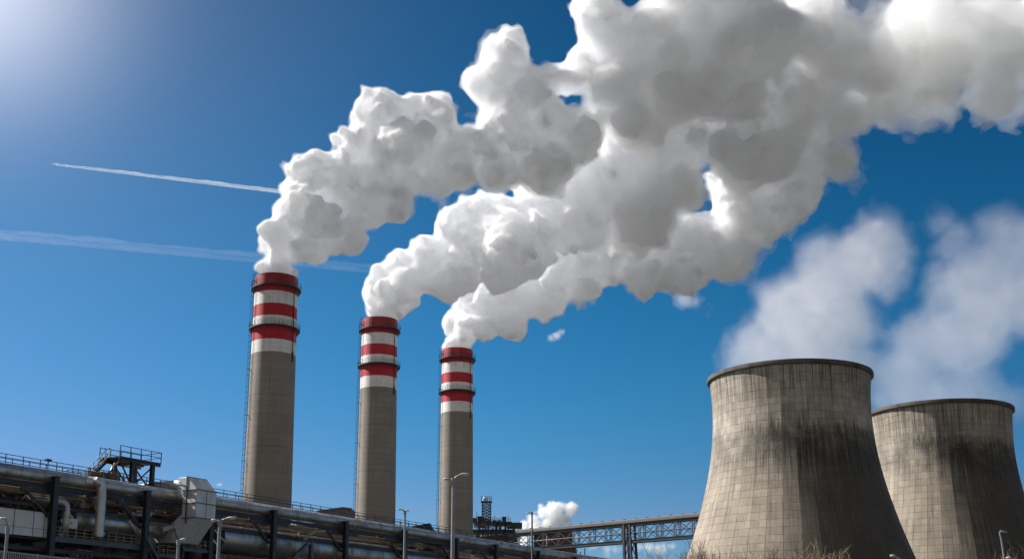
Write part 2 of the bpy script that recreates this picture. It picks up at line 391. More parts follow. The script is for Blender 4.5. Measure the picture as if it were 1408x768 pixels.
def chimney_parts(root, rt):
    H = CH_H; rb = rt * 1.16
    r = lambda z: rb + (rt - rb) * z / H
    cuts = [0, 16, 32, 48, H - 17.0, H - 14.3, H - 11.5, H - 9.2, H - 6.6, H - 3.9, H - 1.9, H]
    sl = [0, 0, 0, 0, 2, 1, 2, 1, 2, 1, 3]
    prof = [(r(z), z) for z in cuts] + [(rt - .55, H + .02), (rt - .55, H - 6)]
    b = MB(); b.lathe(prof, 72, slots=sl + [3, 4])
    b.build('shaft', [SH, RED, WHT, RIMR, SOOT], root, smooth=40)
    for k, z in enumerate((H - 2.6, H - 11.4)):
        rr = r(z); ro = rr + .75
        b = MB(); b.lathe([(rr + .01, z - .18), (ro, z - .18), (ro, z + .12), (rr + .01, z + .12)], 72)
        p = b.build('platform', M['steel_dark'], root, smooth=30)
        b = MB(); n = 36
        for i in range(n):
            a = 2 * math.pi * i / n; cx, sy = math.cos(a), math.sin(a)
            b.bar(((ro - .04) * cx, (ro - .04) * sy, z + .12), ((ro - .04) * cx, (ro - .04) * sy, z + 1.22), .05)
        for zz in (.45, .8, 1.2):
            b.tube([((ro - .04) * math.cos(2*math.pi*i/72), (ro - .04) * math.sin(2*math.pi*i/72), z + zz) for i in range(72)], .028, 4, closed=True)
        b.build('railing', M['rail'], p)
        b = MB()
        for i in range(24):
            a = 2 * math.pi * (i + .5) / 24; cx, sy = math.cos(a), math.sin(a)
            b.bar(((rr - .02) * cx, (rr - .02) * sy, z - 1.1), ((ro - .1) * cx, (ro - .1) * sy, z - .18), .07)
        b.build('bracket', M['steel_dark'], p)['kind'] = 'stuff'
    # caged ladder up the left side
    b = MB(); q = lambda z, t, e: ((r(z) + e) * math.cos(math.pi + .30) - t * math.sin(math.pi + .30), (r(z) + e) * math.sin(math.pi + .30) + t * math.cos(math.pi + .30), z)
    for t_ in (-.24, .24): b.bar(q(0, t_, .25), q(H + .6, t_, .25), .06)
    for i in range(int(H / .4)): b.bar(q(i * .4, -.24, .25), q(i * .4, .24, .25), .03)
    ld = b.build('ladder', M['rail'], root)
    b = MB()
    for i in range(int(H / 1.2)):
        z = 2 + i * 1.2
        b.tube([q(z, .28 * math.cos(a), .25 + .62 * math.sin(a)) for a in np.linspace(0, math.pi, 7)], .022, 4)
        if i % 8 == 0: b.bar(q(z, 0, -.05), q(z, 0, .9), .16, .1)
    for a in np.linspace(.2, math.pi - .2, 5): b.bar(q(2, .28 * math.cos(a), .25 + .62 * math.sin(a)), q(H, .28 * math.cos(a), .25 + .62 * math.sin(a)), .025)
    b.build('safety_cage', M['rail'], ld)
    b = MB(); s_ = lambda z, e: ((r(z) + e) * math.cos(-.62), (r(z) + e) * math.sin(-.62), z)
    b.tube([s_(H - 18.0, .12), s_(H - 3.2, .12)], .09, 6); b.tube([s_(H - 18.6, .14), s_(H - 16.6, .14)], .2, 8)
    b.build('cable_conduit', M['steel_dark'], root, smooth=40)
def chimney(px, py, rt, label, rz=0.0):
    c = at_z(px, py, CH_H)
    root = thing('chimney', label, 'chimney', (c.x, c.y, 0), rz, 'red and white banded chimneys')
    chimney_parts(root, rt); return root, c
CHIM = []
for px, py, half, lab in ((380.5, 383, 31, 'tallest looking banded chimney, furthest from the cooling towers'),
                          (522.5, 441, 25.7, 'middle one of three red and white banded chimneys'),
                          (629, 482, 22.3, 'smallest looking banded chimney, nearest the conveyor bridge')):
    c = at_z(px, py, CH_H); root, c = chimney(px, py, half / F * c.y * 0.975, lab, math.atan2(c.y, c.x) - math.pi / 2); CHIM.append(c)

# ------------------------------------------------------------------ conveyor bridge
def conveyor():
    Z = 57.0; A = at_z(600, 741, Z); B = at_z(990, 704.5, Z); A.z = B.z = 0
    d = B - A; L = d.length; rz = math.atan2(d.y, d.x)
    root = thing('conveyor_bridge', 'long grey truss conveyor bridge running to the big cooling tower', 'conveyor bridge', A, rz)
    Wd = 3.4; zt, zb = Z, Z - 8.6; ys = (-Wd / 2, Wd / 2)
    b = MB(); b.prism([(-Wd/2 - .7, zt - .9), (Wd/2 + .7, zt - .9), (Wd/2 + .7, zt + .1), (Wd/2 - .4, zt + .75), (-Wd/2 + .4, zt + .75), (-Wd/2 - .7, zt + .1)], L, axis=0)
    b.build('roof', M['grey_clad'], root)
    b = MB()
    for i in range(int(L / 6)): b.box((i * 6 + 3, 0, zt + .9), (.35, Wd - .4, .25))
    b.build('roof_rib', M['steel_dark'], root)['kind'] = 'stuff'
    b = MB()
    for y in ys: b.ibeam((0, y, zt - 1.5), (L, y, zt - 1.5), .5, 1.1)
    b.build('top_chord', M['steel_dark'], root)
    b = MB()
    for y in ys: b.ibeam((0, y, zb), (L, y, zb), .6, 1.3)
    b.box((L / 2, 0, zb - .1), (L, Wd - .7, .3)); b.build('bottom_chord', M['steel_dark'], root)
    b = MB()
    for y in ys: b.tube([(0, y, zb + 3.6), (L, y, zb + 3.6)], .13, 6)
    b.build('handrail', M['steel_dark'], root)
    pitch = 9.0; n = int(L / pitch)
    for k in range(n):
        x0 = k * pitch; x1 = x0 + pitch - .9
        for y in ys:
            b = MB()
            for xx in (x0, x1): b.bar((xx, y, zb + .65), (xx, y, zt - 2.05), .3, .26)
            b.bar((x0, y + .1, zb + .65), (x1, y + .1, zt - 2.05), .25, .18, up=(0, 1, 0)); b.bar((x1, y - .12, zb + .65), (x0, y - .12, zt - 2.05), .25, .18, up=(0, 1, 0))
            b.bar((x0, -y * .98, zb - .3), (x1, y * .98, zb - .3), .2, .15)
            b.build('truss_panel', M['steel_dark'], root)
    # trestles
    for px in (862, 700):
        P = at_y(px, 740, 1); 
        # crossing of the pixel's vertical plane with the bridge axis
        k = P.x; t = (k * A.y - A.x) / (d.x - k * d.y); x = t * L
        b = MB()
        for y in ys:
            b.ibeam((x - .2, y, 0), (x - .2, y, zt - .9), 1.0, 1.0)
            b.ibeam((x + 5.6, y * 1.25, 0), (x + 2.8, y, zt - 1.0), .8, .8)
            n2 = 7
            for i in range(n2):
                z0, z1 = zt - 8 - i * 7.2, zt - 8 - (i + 1) * 7.2
                if z1 < 0: break
                xr = lambda z: x + 2.8 + (5.6 - 2.8) * (1 - z / (zt - 1))
                b.bar((x, y, z0), (xr(z1), y, z1), .3); b.bar((xr(z0), y, z0), (x, y, z1), .3); b.bar((x, y, z1), (xr(z1), y, z1), .3)
        for i in range(7): b.bar((x - .2, ys[0], zt - 9 - i * 7), (x - .2, ys[1], zt - 9 - i * 7), .3)
        b.build('support_trestle', M['steel_dark'], root)
conveyor()
# ------------------------------------------------------------------ pipe rack: frame with s along, w away from the viewer, z up
ZT = 24.0                                                    # axis height of the big top pipe
_A = at_z(0, 645, ZT); _B = at_z(800, 767, ZT)
RU = Vector((_B.x - _A.x, _B.y - _A.y, 0)).normalized(); RW = Vector((-RU.y, RU.x, 0)); RO = Vector((_A.x, _A.y, 0))
RZ = math.atan2(RU.y, RU.x)
def rk(px, py, w_):
    """frame coordinates (s, z) of the sight line where it meets the vertical plane at offset w_"""
    d = ray(px, py); E = Vector((0, 0, EYE))
    t = ((RO + RW * w_) - E).dot(RW) / d.dot(RW); p = E + d * t
    return (p - RO).dot(RU), p.z
def rs(px, w_=0.0, py=700): return rk(px, py, w_)[0]
def rworld(p): return RO + RU * p[0] + RW * p[1] + Vector((0, 0, p[2]))
def rthing(name, label, cat, base, group=None):
    return thing(name, label, cat, rworld(base), RZ, group)
def railing(b, pts, h=1.1, post=2.0, r=.035, mids=(.55,)):
    for p, q in zip(pts[:-1], pts[1:]):
        p, q = Vector(p), Vector(q); n = max(1, round((q - p).length / post)); up = Vector((0, 0, 1))
        for i in range(n + 1): a = p + (q - p) * (i / n); b.bar(a, a + up * h, r * 2)
        for k in (h, *[m * h for m in mids]): b.bar(p + up * k, q + up * k, r * 1.7)
S0, S1 = -14.0, rs(835, 0, 768)
COLS = [rs(p, -1.4) for p in (-42, 73, 201, 290, 377, 476, 557, 628, 682, 740, 790)]
rack = rthing('pipe_rack', 'long dark steel pipe rack with a railed walkway on top', 'pipe rack', (0, 0, 0))
b = MB(); b.box(((S0 + S1) / 2, 2.3, ZT + .96), (S1 - S0, 2.4, .1))
for w_ in (1.1, 3.5): b.box(((S0 + S1) / 2, w_, ZT + .9), (S1 - S0, .1, .28))
b.build('walkway', M['steel_grey'], rack)
for w_ in (1.15, 3.45):
    b = MB(); railing(b, [(S0, w_, ZT + 1.0), (rs(660, w_, 745), w_, ZT + 1.0)], 1.25, 2.6, .045)
    b.build('railing', M['rail'], rack)
for i, s_ in enumerate(COLS):
    b = MB(); b.ibeam((s_, -1.45, 0), (s_, -1.45, ZT - .15), .75, .75, up=(0, 1, 0), t=.09); b.box((s_, -1.45, ZT - .1), (1.0, .95, .1)); b.build('front_column', M['steel_dark'], rack)
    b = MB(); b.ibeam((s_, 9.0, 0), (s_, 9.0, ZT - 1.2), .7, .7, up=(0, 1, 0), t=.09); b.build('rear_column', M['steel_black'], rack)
    b = MB()
    for z in (ZT - 1.75, ZT - 4.2, ZT - 9.6):
        b = MB(); b.ibeam((s_, -1.06, z), (s_, 8.65, z), .4, .65); b.build('cross_beam', M['steel_dark'], rack)
    b = MB(); b.bar((s_ - 3.6, -.6, ZT - 2.2), (s_ - .3, -.9, ZT - 5.2), .32, .36); b.bar((s_ - 4.4, -.6, ZT - 2.0), (s_ + 4.4, -.6, ZT - 2.0), .3, .5)
    b.bar((s_ + .3, 8.6, ZT - 5.8), (s_ + 4.4, 8.6, ZT - 1.9), .28); b.bar((s_ + .2, 8.6, ZT - 10), (s_ + 6, 8.6, ZT - 4.4), .25)
    b.build('knee_brace', M['steel_dark'], rack)
for w_, z, h in ((-.55, ZT - 1.35, .5), (4.0, ZT - 1.35, .5), (8.6, ZT - 1.35, .5), (-.5, ZT - 3.85, .45), (8.6, ZT - 3.85, .45), (-.8, ZT - 9.3, .5), (6, ZT - 9.3, .4)):
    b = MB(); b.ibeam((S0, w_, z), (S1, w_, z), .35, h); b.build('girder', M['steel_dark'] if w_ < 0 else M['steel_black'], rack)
for w_, z in ((1.6, ZT - 3.4), (3.0, ZT - 3.4), (5.6, ZT - 2.9), (7.2, ZT - 3.4)):
    b = MB(); b.box(((S0 + S1) / 2, w_, z), (S1 - S0, .9, .06))
    for e in (-.45, .45): b.box(((S0 + S1) / 2, w_ + e, z + .1), (S1 - S0, .05, .2))
    for i in range(int((S1 - S0) / 3)): b.box((S0 + 1 + i * 3, w_, z - .12), (.12, 1.3, .14))
    for k in range(5): b.tube([(S0 + (S1 - S0) * j / 30, w_ - .34 + k * .17 + rnd.uniform(-.04, .04), z + .12 + rnd.uniform(0, .1)) for j in range(31)], .05, 4)
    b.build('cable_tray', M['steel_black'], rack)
# lower walkway with pale rail, left part
sl0, sl1 = rs(72, -1.0), rs(214, -1.0); zl = rk(150, 746, -1.2)[1]
b = MB(); b.box(((sl0 + sl1) / 2, .4, zl), (sl1 - sl0, 3.0, .12)); b.ibeam((sl0, -1.05, zl - .1), (sl1, -1.05, zl - .1), .3, .75)
b.build('lower_walkway', M['steel_grey'], rack)
b = MB(); railing(b, [(sl0, -1.0, zl + .1), (sl1, -1.0, zl + .1)], 1.3, 1.3, .05, (.33, .66)); b.build('lower_railing', M['tan_pipe'], rack)

def pipe_thing(label, path, r, mat, name='pipe', group=None, bands=0.0, n=20, cat='pipe', extra=None):
    base = Vector(path[0]); root = MB(); root.tube(path, r, n)
    if bands:
        for p, q in zip(path[:-1], path[1:]):
            p, q = Vector(p), Vector(q); L = (q - p).length; k = int(L / bands)
            for i in range(1, k): c = p + (q - p) * (i / k); d = (q - p).normalized() * .05; root.tube([c - d, c + d], r * 1.025, n)
    if extra: extra(root)
    o = root.build(name, mat, None, base, smooth=35); o.location = rworld(base); o.rotation_euler = (0, 0, RZ)
    return tag(o, label, cat, group)
def arc(c, a, e, r0, k=7):
    """quarter bend about c from c + a*r0 to c + e*r0"""
    c, a, e = Vector(c), Vector(a), Vector(e)
    return [c + a * r0 * math.cos(t) + e * r0 * math.sin(t) for t in np.linspace(0, math.pi / 2, k)]
# the big top pipe with its silver drop leg
tp = rthing('top_pipe', 'big dull silver pipe along the top front edge of the rack', 'pipe', (S0, 0, ZT))
B0 = (S0, 0, ZT)
b = MB(); b.tube([(S0, 0, ZT), (S1, 0, ZT)], .92, 28)
for i in range(int((S1 - S0) / 4.2)):
    s_ = S0 + i * 4.2; b.tube([(s_, 0, ZT), (s_ + .1, 0, ZT)], .94, 28)
b.build('pipe_run', M['alu_dull'], tp, B0, smooth=35)
sd, zd = rk(141, 664, -1.6); z_end = rk(141, 738, -1.6)[1]
b = MB(); b.tube([(sd - 1.9, -.5, ZT + .05), (sd - .9, -1.1, ZT + .15)] + arc((sd - .9, -1.5, ZT - .75), (0, 0, 1), (1, 0, 0), .9) + [(sd, -1.6, zd - 2), (sd, -1.6, z_end)], .62, 18)
b.tube([(sd, -1.6, z_end + .5), (sd, -1.6, z_end + .3)], .8, 18); b.tube([(sd, -1.6, zd - 3.2), (sd, -1.6, zd - 3.1)], .65, 18)
b.build('drop_leg', M['alu'], tp, B0, smooth=35)
b = MB()
for s_ in COLS:
    b.box((s_, 0, ZT - 1.05), (.5, 1.2, .3))
b.build('saddle', M['steel_dark'], tp, B0)['kind'] = 'stuff'
# smaller runs under it: (px of left end, px of right end, w, dz, r, material, label)
for a_, z_, w_, dz, r, m, lab in (
    (-20, 840, .9, -1.95, .3, 'tan_pipe', 'tan lagged pipe tucked under the big top pipe'),
    (-20, 840, 2.6, -1.9, .42, 'alu_dull', 'dull silver pipe on the upper beam behind the tan one'),
    (-20, 840, 5.2, -1.7, .5, 'alu_dull', 'thick dull pipe under the middle of the walkway'),
    (-20, 840, 6.8, -1.9, .3, 'rust', 'rusty pipe near the back of the upper beam'),
    (150, 840, .3, -4.55 + .75, .26, 'tan_pipe', 'thin tan pipe on the second beam near its front end'),
    (300, 840, 1.8, -4.4, .55, 'alu', 'bright silver pipe on the second beam right of the duct'),
    (200, 840, 4.6, -4.5, .38, 'rust', 'rusty pipe in the shade of the second beam')):
    s0_, s1_ = (S0 if a_ < 0 else rs(a_, w_)), S1
    pipe_thing(lab, [(s0_, w_, ZT + dz + (.0)), (s1_, w_, ZT + dz)], r, M[m], 'rack_pipe', 'long pipes inside the rack', 5.0, 12)
# lower great pipes
sA, zA = rk(96, 712, 1.2); sB, zB = rk(215, 727, 1.2); zA = (zA + zB) / 2
b = pipe_thing('thick dark silver pipe above the lower walkway, left of the boxy duct', [(sA, 1.2, zA), (rs(232, 1.2, 725), 1.2, zA)], 1.32, M['alu_dull'], 'lower_pipe', None, 3.2, 26)
sC, zC = rk(318, 740, 1.5); sD = S1
pipe_thing('very thick low pipe with dark streaks, right of the boxy duct', [(sC - 3.5, 1.5, zC), (sD, 1.5, zC)], 2.05, M['alu_dull'], 'main_pipe', None, 4.4, 36)
# silver U bend rising beside the first visible column
su, zu = rk(91, 700, -.2); zu1 = rk(91, 690, -.2)[1]; zu0 = rk(91, 722, -.2)[1]
pipe_thing('silver pipe bending down beside the first column into the thick pipe',
    [(su - 2.4, -.2, zu1)] + arc((su - .9, -.2, zu1 - .9), (0, 0, 1), (1, 0, 0), .9) + [(su, -.2, zu0 + .2)] + [(su + .25, .3, zu0 - .8), (su + .7, .9, zu0 - 1.2)], .52, M['alu'], 'bent_pipe', None, 1.6, 16)
se, ze = rk(62, 687, 1.0)
pipe_thing('short silver pipe with a blunt end above the pale panel house', [(se - 2.6, 1.0, ze), (se + 2.6, 1.0, ze - .05)], .42, M['alu'], 'stub_pipe', None, 1.4, 14)
# brown risers, more verticals in the shade
for px, r, w_, y0, y1, m, lab in (
    (116, .55, 4.0, 684, 712, 'alu', 'silver riser behind the rack just right of the bent pipe'), (121, .3, 3.4, 684, 712, 'tan_pipe', 'tan riser close beside the silver one'),
    (36, .5, 5, 668, 698, 'rust', 'brown riser above the pale panel house, second from its left end'), (12, .7, 6, 668, 698, 'grey_clad', 'grey riser above the left end of the panel house'),
    (44, .22, 3, 668, 698, 'rust', 'thin brown riser above the panel house beside the slanting strut'), (131, .2, 2.4, 684, 716, 'ochre', 'thin ochre riser left of the silver drop leg'),
    (172, .4, 5, 684, 720, 'grey_clad', 'grey riser in the shade right of the silver drop leg'), (186, .25, 3, 684, 722, 'rust', 'brown riser left of the second column'),
    (326, .3, 4.5, 700, 725, 'grey_clad', 'grey riser behind the lamp beside the boxy duct'), (345, .3, 5, 700, 728, 'rust', 'brown riser behind the rack left of the fourth column'),
    (410, .45, 5, 712, 735, 'alu', 'pale riser behind the rack in the gap of daylight'), (520, .3, 4, 725, 750, 'rust', 'brown riser under the rack between two columns'), (590, .35, 4, 735, 760, 'grey_clad', 'grey riser under the rack left of the tall twin lamp')):
    s_, za = rk(px, y0, w_); _, zb_ = rk(px, y1, w_)
    pipe_thing(lab, [(s_, w_, za), (s_, w_, zb_)], r, M[m], 'riser_pipe', 'risers inside the rack', 0, 12)
# curved pipes lying in the shade
for pts, r, w_, m, lab in (
    ([(100, 700), (108, 688), (120, 684), (140, 684)], .22, 2.0, 'steel_grey', 'thin curved pipe behind the first column'),
    ([(22, 700), (30, 686), (38, 678), (52, 676)], .16, 2.0, 'tan_pipe', 'slanting tan tube above the pale panel house'),
    ([(196, 738), (176, 716), (186, 708), (206, 706)], .5, .2, 'alu', 'pale bent pipe over the lower walkway beside the second column'),
    ([(222, 728), (238, 724), (252, 718)], .4, -1.0, 'alu', 'small pale pipe end poking from the lower duct leg'),
    ([(418, 742), (424, 735), (432, 731), (446, 730)], .32, -2.6, 'tan_pipe', 'tan bent pipe over the slanting steel stand'),
    ([(535, 752), (548, 748), (566, 747), (580, 753)], .3, 0, 'tan_pipe', 'tan arched pipe under the rack beside a column'),
    ([(572, 757), (585, 750), (600, 749), (616, 752)], .4, 1, 'rust', 'rusty arched pipe under the rack near the twin lamp'),
    ([(206, 668), (222, 690), (240, 694)], .3, 2.5, 'steel_grey', 'grey bent pipe in the shade behind the boxy duct'),
    ([(215, 704), (226, 697), (250, 699), (268, 702)], .26, 1.0, 'tan_pipe', 'tan pipe inside the bend of the boxy duct')):
    pipe_thing(lab, [(rk(x, y, w_)[0], w_, rk(x, y, w_)[1]) for x, y in pts], r, M[m], 'curved_pipe', 'bent pipes inside the rack', 0, 12)

# valves with hand wheels on the pipes at the front of the second beam
for i, px in enumerate((55, 120, 168, 232, 330, 362, 405, 440, 505, 540, 600, 650)):
    w_, z_ = (.9, ZT - 1.95) if i % 2 else (.3, ZT - 3.8); s_ = rs(px, w_, 690)
    b = MB(); b.tube([(s_ - .55, w_, z_), (s_ - .45, w_, z_), (s_ - .3, w_, z_), (s_ + .3, w_, z_), (s_ + .45, w_, z_), (s_ + .55, w_, z_)], [.5, .5, .42, .42, .5, .5], 12); b.tube([(s_, w_, z_), (s_, w_ - .9, z_)], .1, 8)
    v_ = b.build('pipe_valve', M['ochre' if i % 3 == 0 else 'steel_grey'], None, (s_, w_, z_), smooth=40); v_.location = rworld((s_, w_, z_)); v_.rotation_euler = (0, 0, RZ)
    tag(v_, ('ochre' if i % 3 == 0 else 'grey') + ' valve with hand wheel, on thin pipe ' + ('above the panel house', 'just left of the silver drop leg', 'just right of the silver drop leg', 'behind the boxy duct', 'right of the white lamp', 'close to the fourth column', 'right of the fourth column', 'above the slanting stand', 'between the two smaller looking chimneys', 'left of the thin twin lamp', 'left of the tall twin lamp', 'right of the tall twin lamp')[i], 'valve', 'pipe valves')
    b = MB(); b.tube([(s_ + .42 * math.cos(a), w_ - .9, z_ + .42 * math.sin(a)) for a in np.linspace(0, 2*math.pi, 17)[:-1]], .045, 5, closed=True)
    for a in (0, math.pi / 2): b.bar((s_ - .4 * math.cos(a), w_ - .9, z_ - .4 * math.sin(a)), (s_ + .4 * math.cos(a), w_ - .9, z_ + .4 * math.sin(a)), .05)
    b.build('hand_wheel', M['rust'], v_, (s_, w_, z_))
# boxy duct: a big C that leaves the rack towards the viewer, turns down and goes back
Q = 5.2; s_d, z_top = rk(271, 672, -Q); _, z_low = rk(272, 711, -Q); sd2 = s_d + 3.9
zT, zB2 = z_top + 1.9, z_low - 3.4
dk = rthing('duct', 'pale boxy C shaped duct bulging out in front of the rack', 'duct', (s_d, -Q, zB2)); DB = (s_d, -Q, zB2)
prof = [(-1.6, zT), (-Q + 1.9, zT), (-Q, z_top), (-Q, z_low), (-Q + 3.0, zB2), (6.5, zB2 + .3), (6.5, zB2 + 3.0), (-Q + 4.3, zB2 + 3.0), (-Q + 2.7, z_low + .6), (-Q + 2.7, z_top - 1.0), (-Q + 3.2, zT - 1.5), (-1.6, zT - 1.5)]
b = MB(); b.prism([(y, z) for y, z in prof], sd2 - s_d, axis=0, off=s_d)
b.build('duct_box', M['alu_white'], dk, DB, bevel=.06)
b = MB()
for z in (z_top, z_low, (z_top + z_low) / 2 + .1):
    b.bar((s_d - .05, -Q - .05, z), (sd2 + .05, -Q - .05, z), .1, .12); b.bar((s_d - .05, -Q - .05, z), (s_d - .05, -Q + 2.7, z), .1, .12)
b.bar(((s_d + sd2) / 2, -Q - .04, z_top), ((s_d + sd2) / 2, -Q - .04, z_low), .05, .05)
for y in (-Q + 2.0,): b.bar((s_d - .05, y, zT + .05), (sd2, y, zT + .05), .12, .1); b.bar((s_d - .05, y, zT + .05), (s_d - .05, y, zT - 1.9), .1, .1)
b.bar((s_d - .05, -Q + 4.3, zB2 + 3.0), (s_d - .05, -Q + 3.0, zB2), .1, .1)
b.build('seam_flange', M['steel_grey'], dk, DB)
b = MB()
hoop = [(s_d - .35, -Q + 1.55, z_low - .8), (s_d - .35, -Q + 1.55, z_top - .2)] + [(s_d - .35, -Q + 1.55 + .9 * (1 - math.cos(t)), z_top - .2 + .9 * math.sin(t)) for t in np.linspace(.2, 1.5, 6)] + [(s_d - .35, -Q + 4.2, z_top + .75)]
b.tube(hoop, .1, 6); b.build('conduit', M['steel_dark'], dk, DB)
# round pipe that meets the duct from the back left
pipe_thing('rounded pale duct crossing over the top pipe into the boxy duct', [(s_d + 1.5, 11.0, zT - .72), (s_d + 1.5, -1.57, zT - .72)], .7, M['alu_white'], 'round_duct', None, 2.6, 22)

# stair tower on the rack
wS = 4.2; DW = 3.6; sp0, zp = rk(163, 628, wS); sp1 = rs(220, wS, 629); zdk = rk(185, 631, wS)[1]; zb0 = ZT + 1.0
st = rthing('stair_tower', 'dark railed lookout platform on braced legs above the pipe rack', 'platform', (sp0, wS, zb0)); SB = (sp0, wS, zb0)
b = MB(); b.box(((sp0 + sp1) / 2, wS + DW / 2, zdk), (sp1 - sp0, DW + .6, .16))
for y in (wS - .2, wS + DW + .2): b.ibeam((sp0, y, zdk - .3), (sp1, y, zdk - .3), .3, .42)
b.build('deck', M['steel_dark'], st, SB)
b = MB(); c1, c2, c3, c4 = (sp0, wS - .25, zdk + .08), (sp1, wS - .25, zdk + .08), (sp1, wS + DW + .25, zdk + .08), (sp0, wS + DW + .25, zdk + .08)
railing(b, [c1, c2, c3, c4], 1.5, 2.2, .05, (.5,)); b.build('railing', M['rail'], st, SB)
la, lb = rs(178, wS), rs(206, wS)
for s_ in (la, lb):
    for y in (wS, wS + DW):
        b = MB(); b.ibeam((s_, y, zb0 - 1.2), (s_, y, zdk - .1), .55, .55, up=(0, 1, 0)); b.build('leg', M['steel_dark'], st, SB)
for y in (wS, wS + DW):
    b = MB(); b.bar((la, y, zb0), (lb, y, zdk - .6), .16); b.bar((lb, y + .17, zb0), (la, y + .17, zdk - .6), .16); b.build('brace', M['steel_dark'], st, SB)
b = MB(); b.bar((sp0 + .2, wS, zdk - .4), (la, wS, zb0 + .3), .18); b.bar((sp0 - 1.6, wS + 1, zb0), (sp0 + .6, wS + 1, zdk - .3), .2); b.box((la + 1.4, wS + DW / 2, zdk - .62), (2.6, 2.4, .3)); b.build('strut', M['steel_dark'], st, SB)
wq = wS + 2.2; sq0, zq0 = rk(152, 628, wq); sb_, _ = rk(119, 652, wq)
b = MB(); top = Vector((sq0, wq, zdk)); bot = Vector((sb_, wq, zb0 + .2))
b.box(((sq0 + sp0) / 2, wq + .5, zdk - .1), (sp0 - sq0 + .1, 1.2, .1))
for y in (0, 1.0):
    o = Vector((0, y, 0)); b.bar(top + o, bot + o, .1, .32)
for i in range(15):
    p = top + (bot - top) * (i + .5) / 15; b.box((p.x, p.y + .5, p.z), (.26, .9, .05))
b.build('stair', M['steel_black'], st, SB)
b = MB()
for y in (0, 1.0):
    o = Vector((0, y, 0))
    for k in (.6, 1.25): b.bar(top + o + Vector((0, 0, k)), bot + o + Vector((0, 0, k)), .075)
    for i in range(7): p = top + o + (bot - top) * i / 6; b.bar(p, p + Vector((0, 0, 1.25)), .07)
    for k in (.6, 1.25): b.bar(bot + o + Vector((0, 0, k)), bot + o + Vector((-3.4, 0, k)), .075)
    for i in range(4): p = bot + o - Vector((i * 1.1, 0, 0)); b.bar(p, p + Vector((0, 0, 1.25)), .07)
    b.bar(top + o + Vector((0, 0, 1.25)), (sp0, wq + y, zdk + 1.5), .075)
b.build('stair_railing', M['steel_dark'], st, SB)
# machinery skid in front of the stairs
k0, zk = rk(118, 655, 4.0); k1 = rs(168, 4.0, 655)
sk = rthing('machinery_skid', 'ochre machine skid on the walkway under the lookout platform', 'machine', (k0, 3.8, zb0)); KB = (k0, 3.8, zb0)
b = MB(); b.box(((k0 + k1) / 2, 4.2, zb0 + .15), (k1 - k0, 1.6, .3)); L_ = k1 - k0
b.box((k0 + L_ * .62, 4.2, zb0 + 1.0), (L_ * .55, 1.2, 1.0)); b.tube([(k0 + .6, 4.2, zb0 + .95), (k0 + L_ * .33, 4.2, zb0 + .95)], .5, 14)
b.build('body', M['ochre'], sk, KB, smooth=30)
b = MB()
for f in (.05, .3, .55, .8, .98): b.bar((k0 + L_ * f, 3.6, zb0 + .2), (k0 + L_ * f, 3.6, zb0 + 1.7), .1)
for z in (.9, 1.7): b.bar((k0, 3.6, zb0 + z), (k1, 3.6, zb0 + z), .09)
b.build('guard_rail', M['steel_dark'], sk, KB)
b = MB(); b.tube([(k0 + L_ * .8, 4.3, zb0 + 1.4), (k0 + L_ * .8, 4.3, zb0 + 2.6), (k0 + L_ * .95, 4.3, zb0 + 3.6), (k0 + L_ * 1.1, 4.3, zdk)], .12, 8); b.build('exhaust', M['rust'], sk, KB, smooth=40)
# flood lamp clipped on the walkway rail
f0, zf = rk(66, 634, 1.15)
b = MB(); b.box((f0, 1.1, ZT + 2.35), (.8, .4, .3)); b.bar((f0, 1.1, ZT + 1.0), (f0, 1.1, ZT + 2.3), .1); b.box((f0 - .1, .9, ZT + 2.25), (.6, .1, .2))
o = b.build('flood_lamp', M['steel_dark'], None, (f0, 1.1, ZT + 1)); o.location = rworld((f0, 1.1, ZT + 1)); o.rotation_euler = (0, 0, RZ); tag(o, 'small dark flood lamp on the walkway railing at the left', 'lamp')

# pale panel house, bottom left
ph1, zt_ = rk(70, 705, -.8); zb_ = rk(70, 739, -.8)[1]; ph0 = S0
hs = rthing('panel_house', 'pale panelled cabin set into the left end of the rack', 'cabin', (ph0, -.8, zb_)); HB = (ph0, -.8, zb_)
b = MB(); b.box(((ph0 + ph1) / 2, 3.2, (zt_ + zb_) / 2), (ph1 - ph0, 8.0, zt_ - zb_)); b.build('wall', M['panel_white'], hs, HB)
b = MB()
for px in (19, 46, 61): s_ = rs(px, -.8, 715); b.box((s_, -.81, (zt_ + zb_) / 2), (.09, .04, zt_ - zb_ - .02))
b.box(((ph0 + ph1) / 2, -.81, zb_ + (zt_ - zb_) * .32), (ph1 - ph0 - .02, .03, .05)); b.build('panel_joint', M['steel_grey'], hs, HB)
b = MB(); b.box(((ph0 + ph1) / 2, 3.2, zt_ + .06), (ph1 - ph0 + .3, 8.4, .12)); b.box(((ph0 + ph1) / 2, 3.2, zb_ - .2), (ph1 - ph0 + .2, 8.2, .38)); b.build('edge_trim', M['steel_black'], hs, HB)
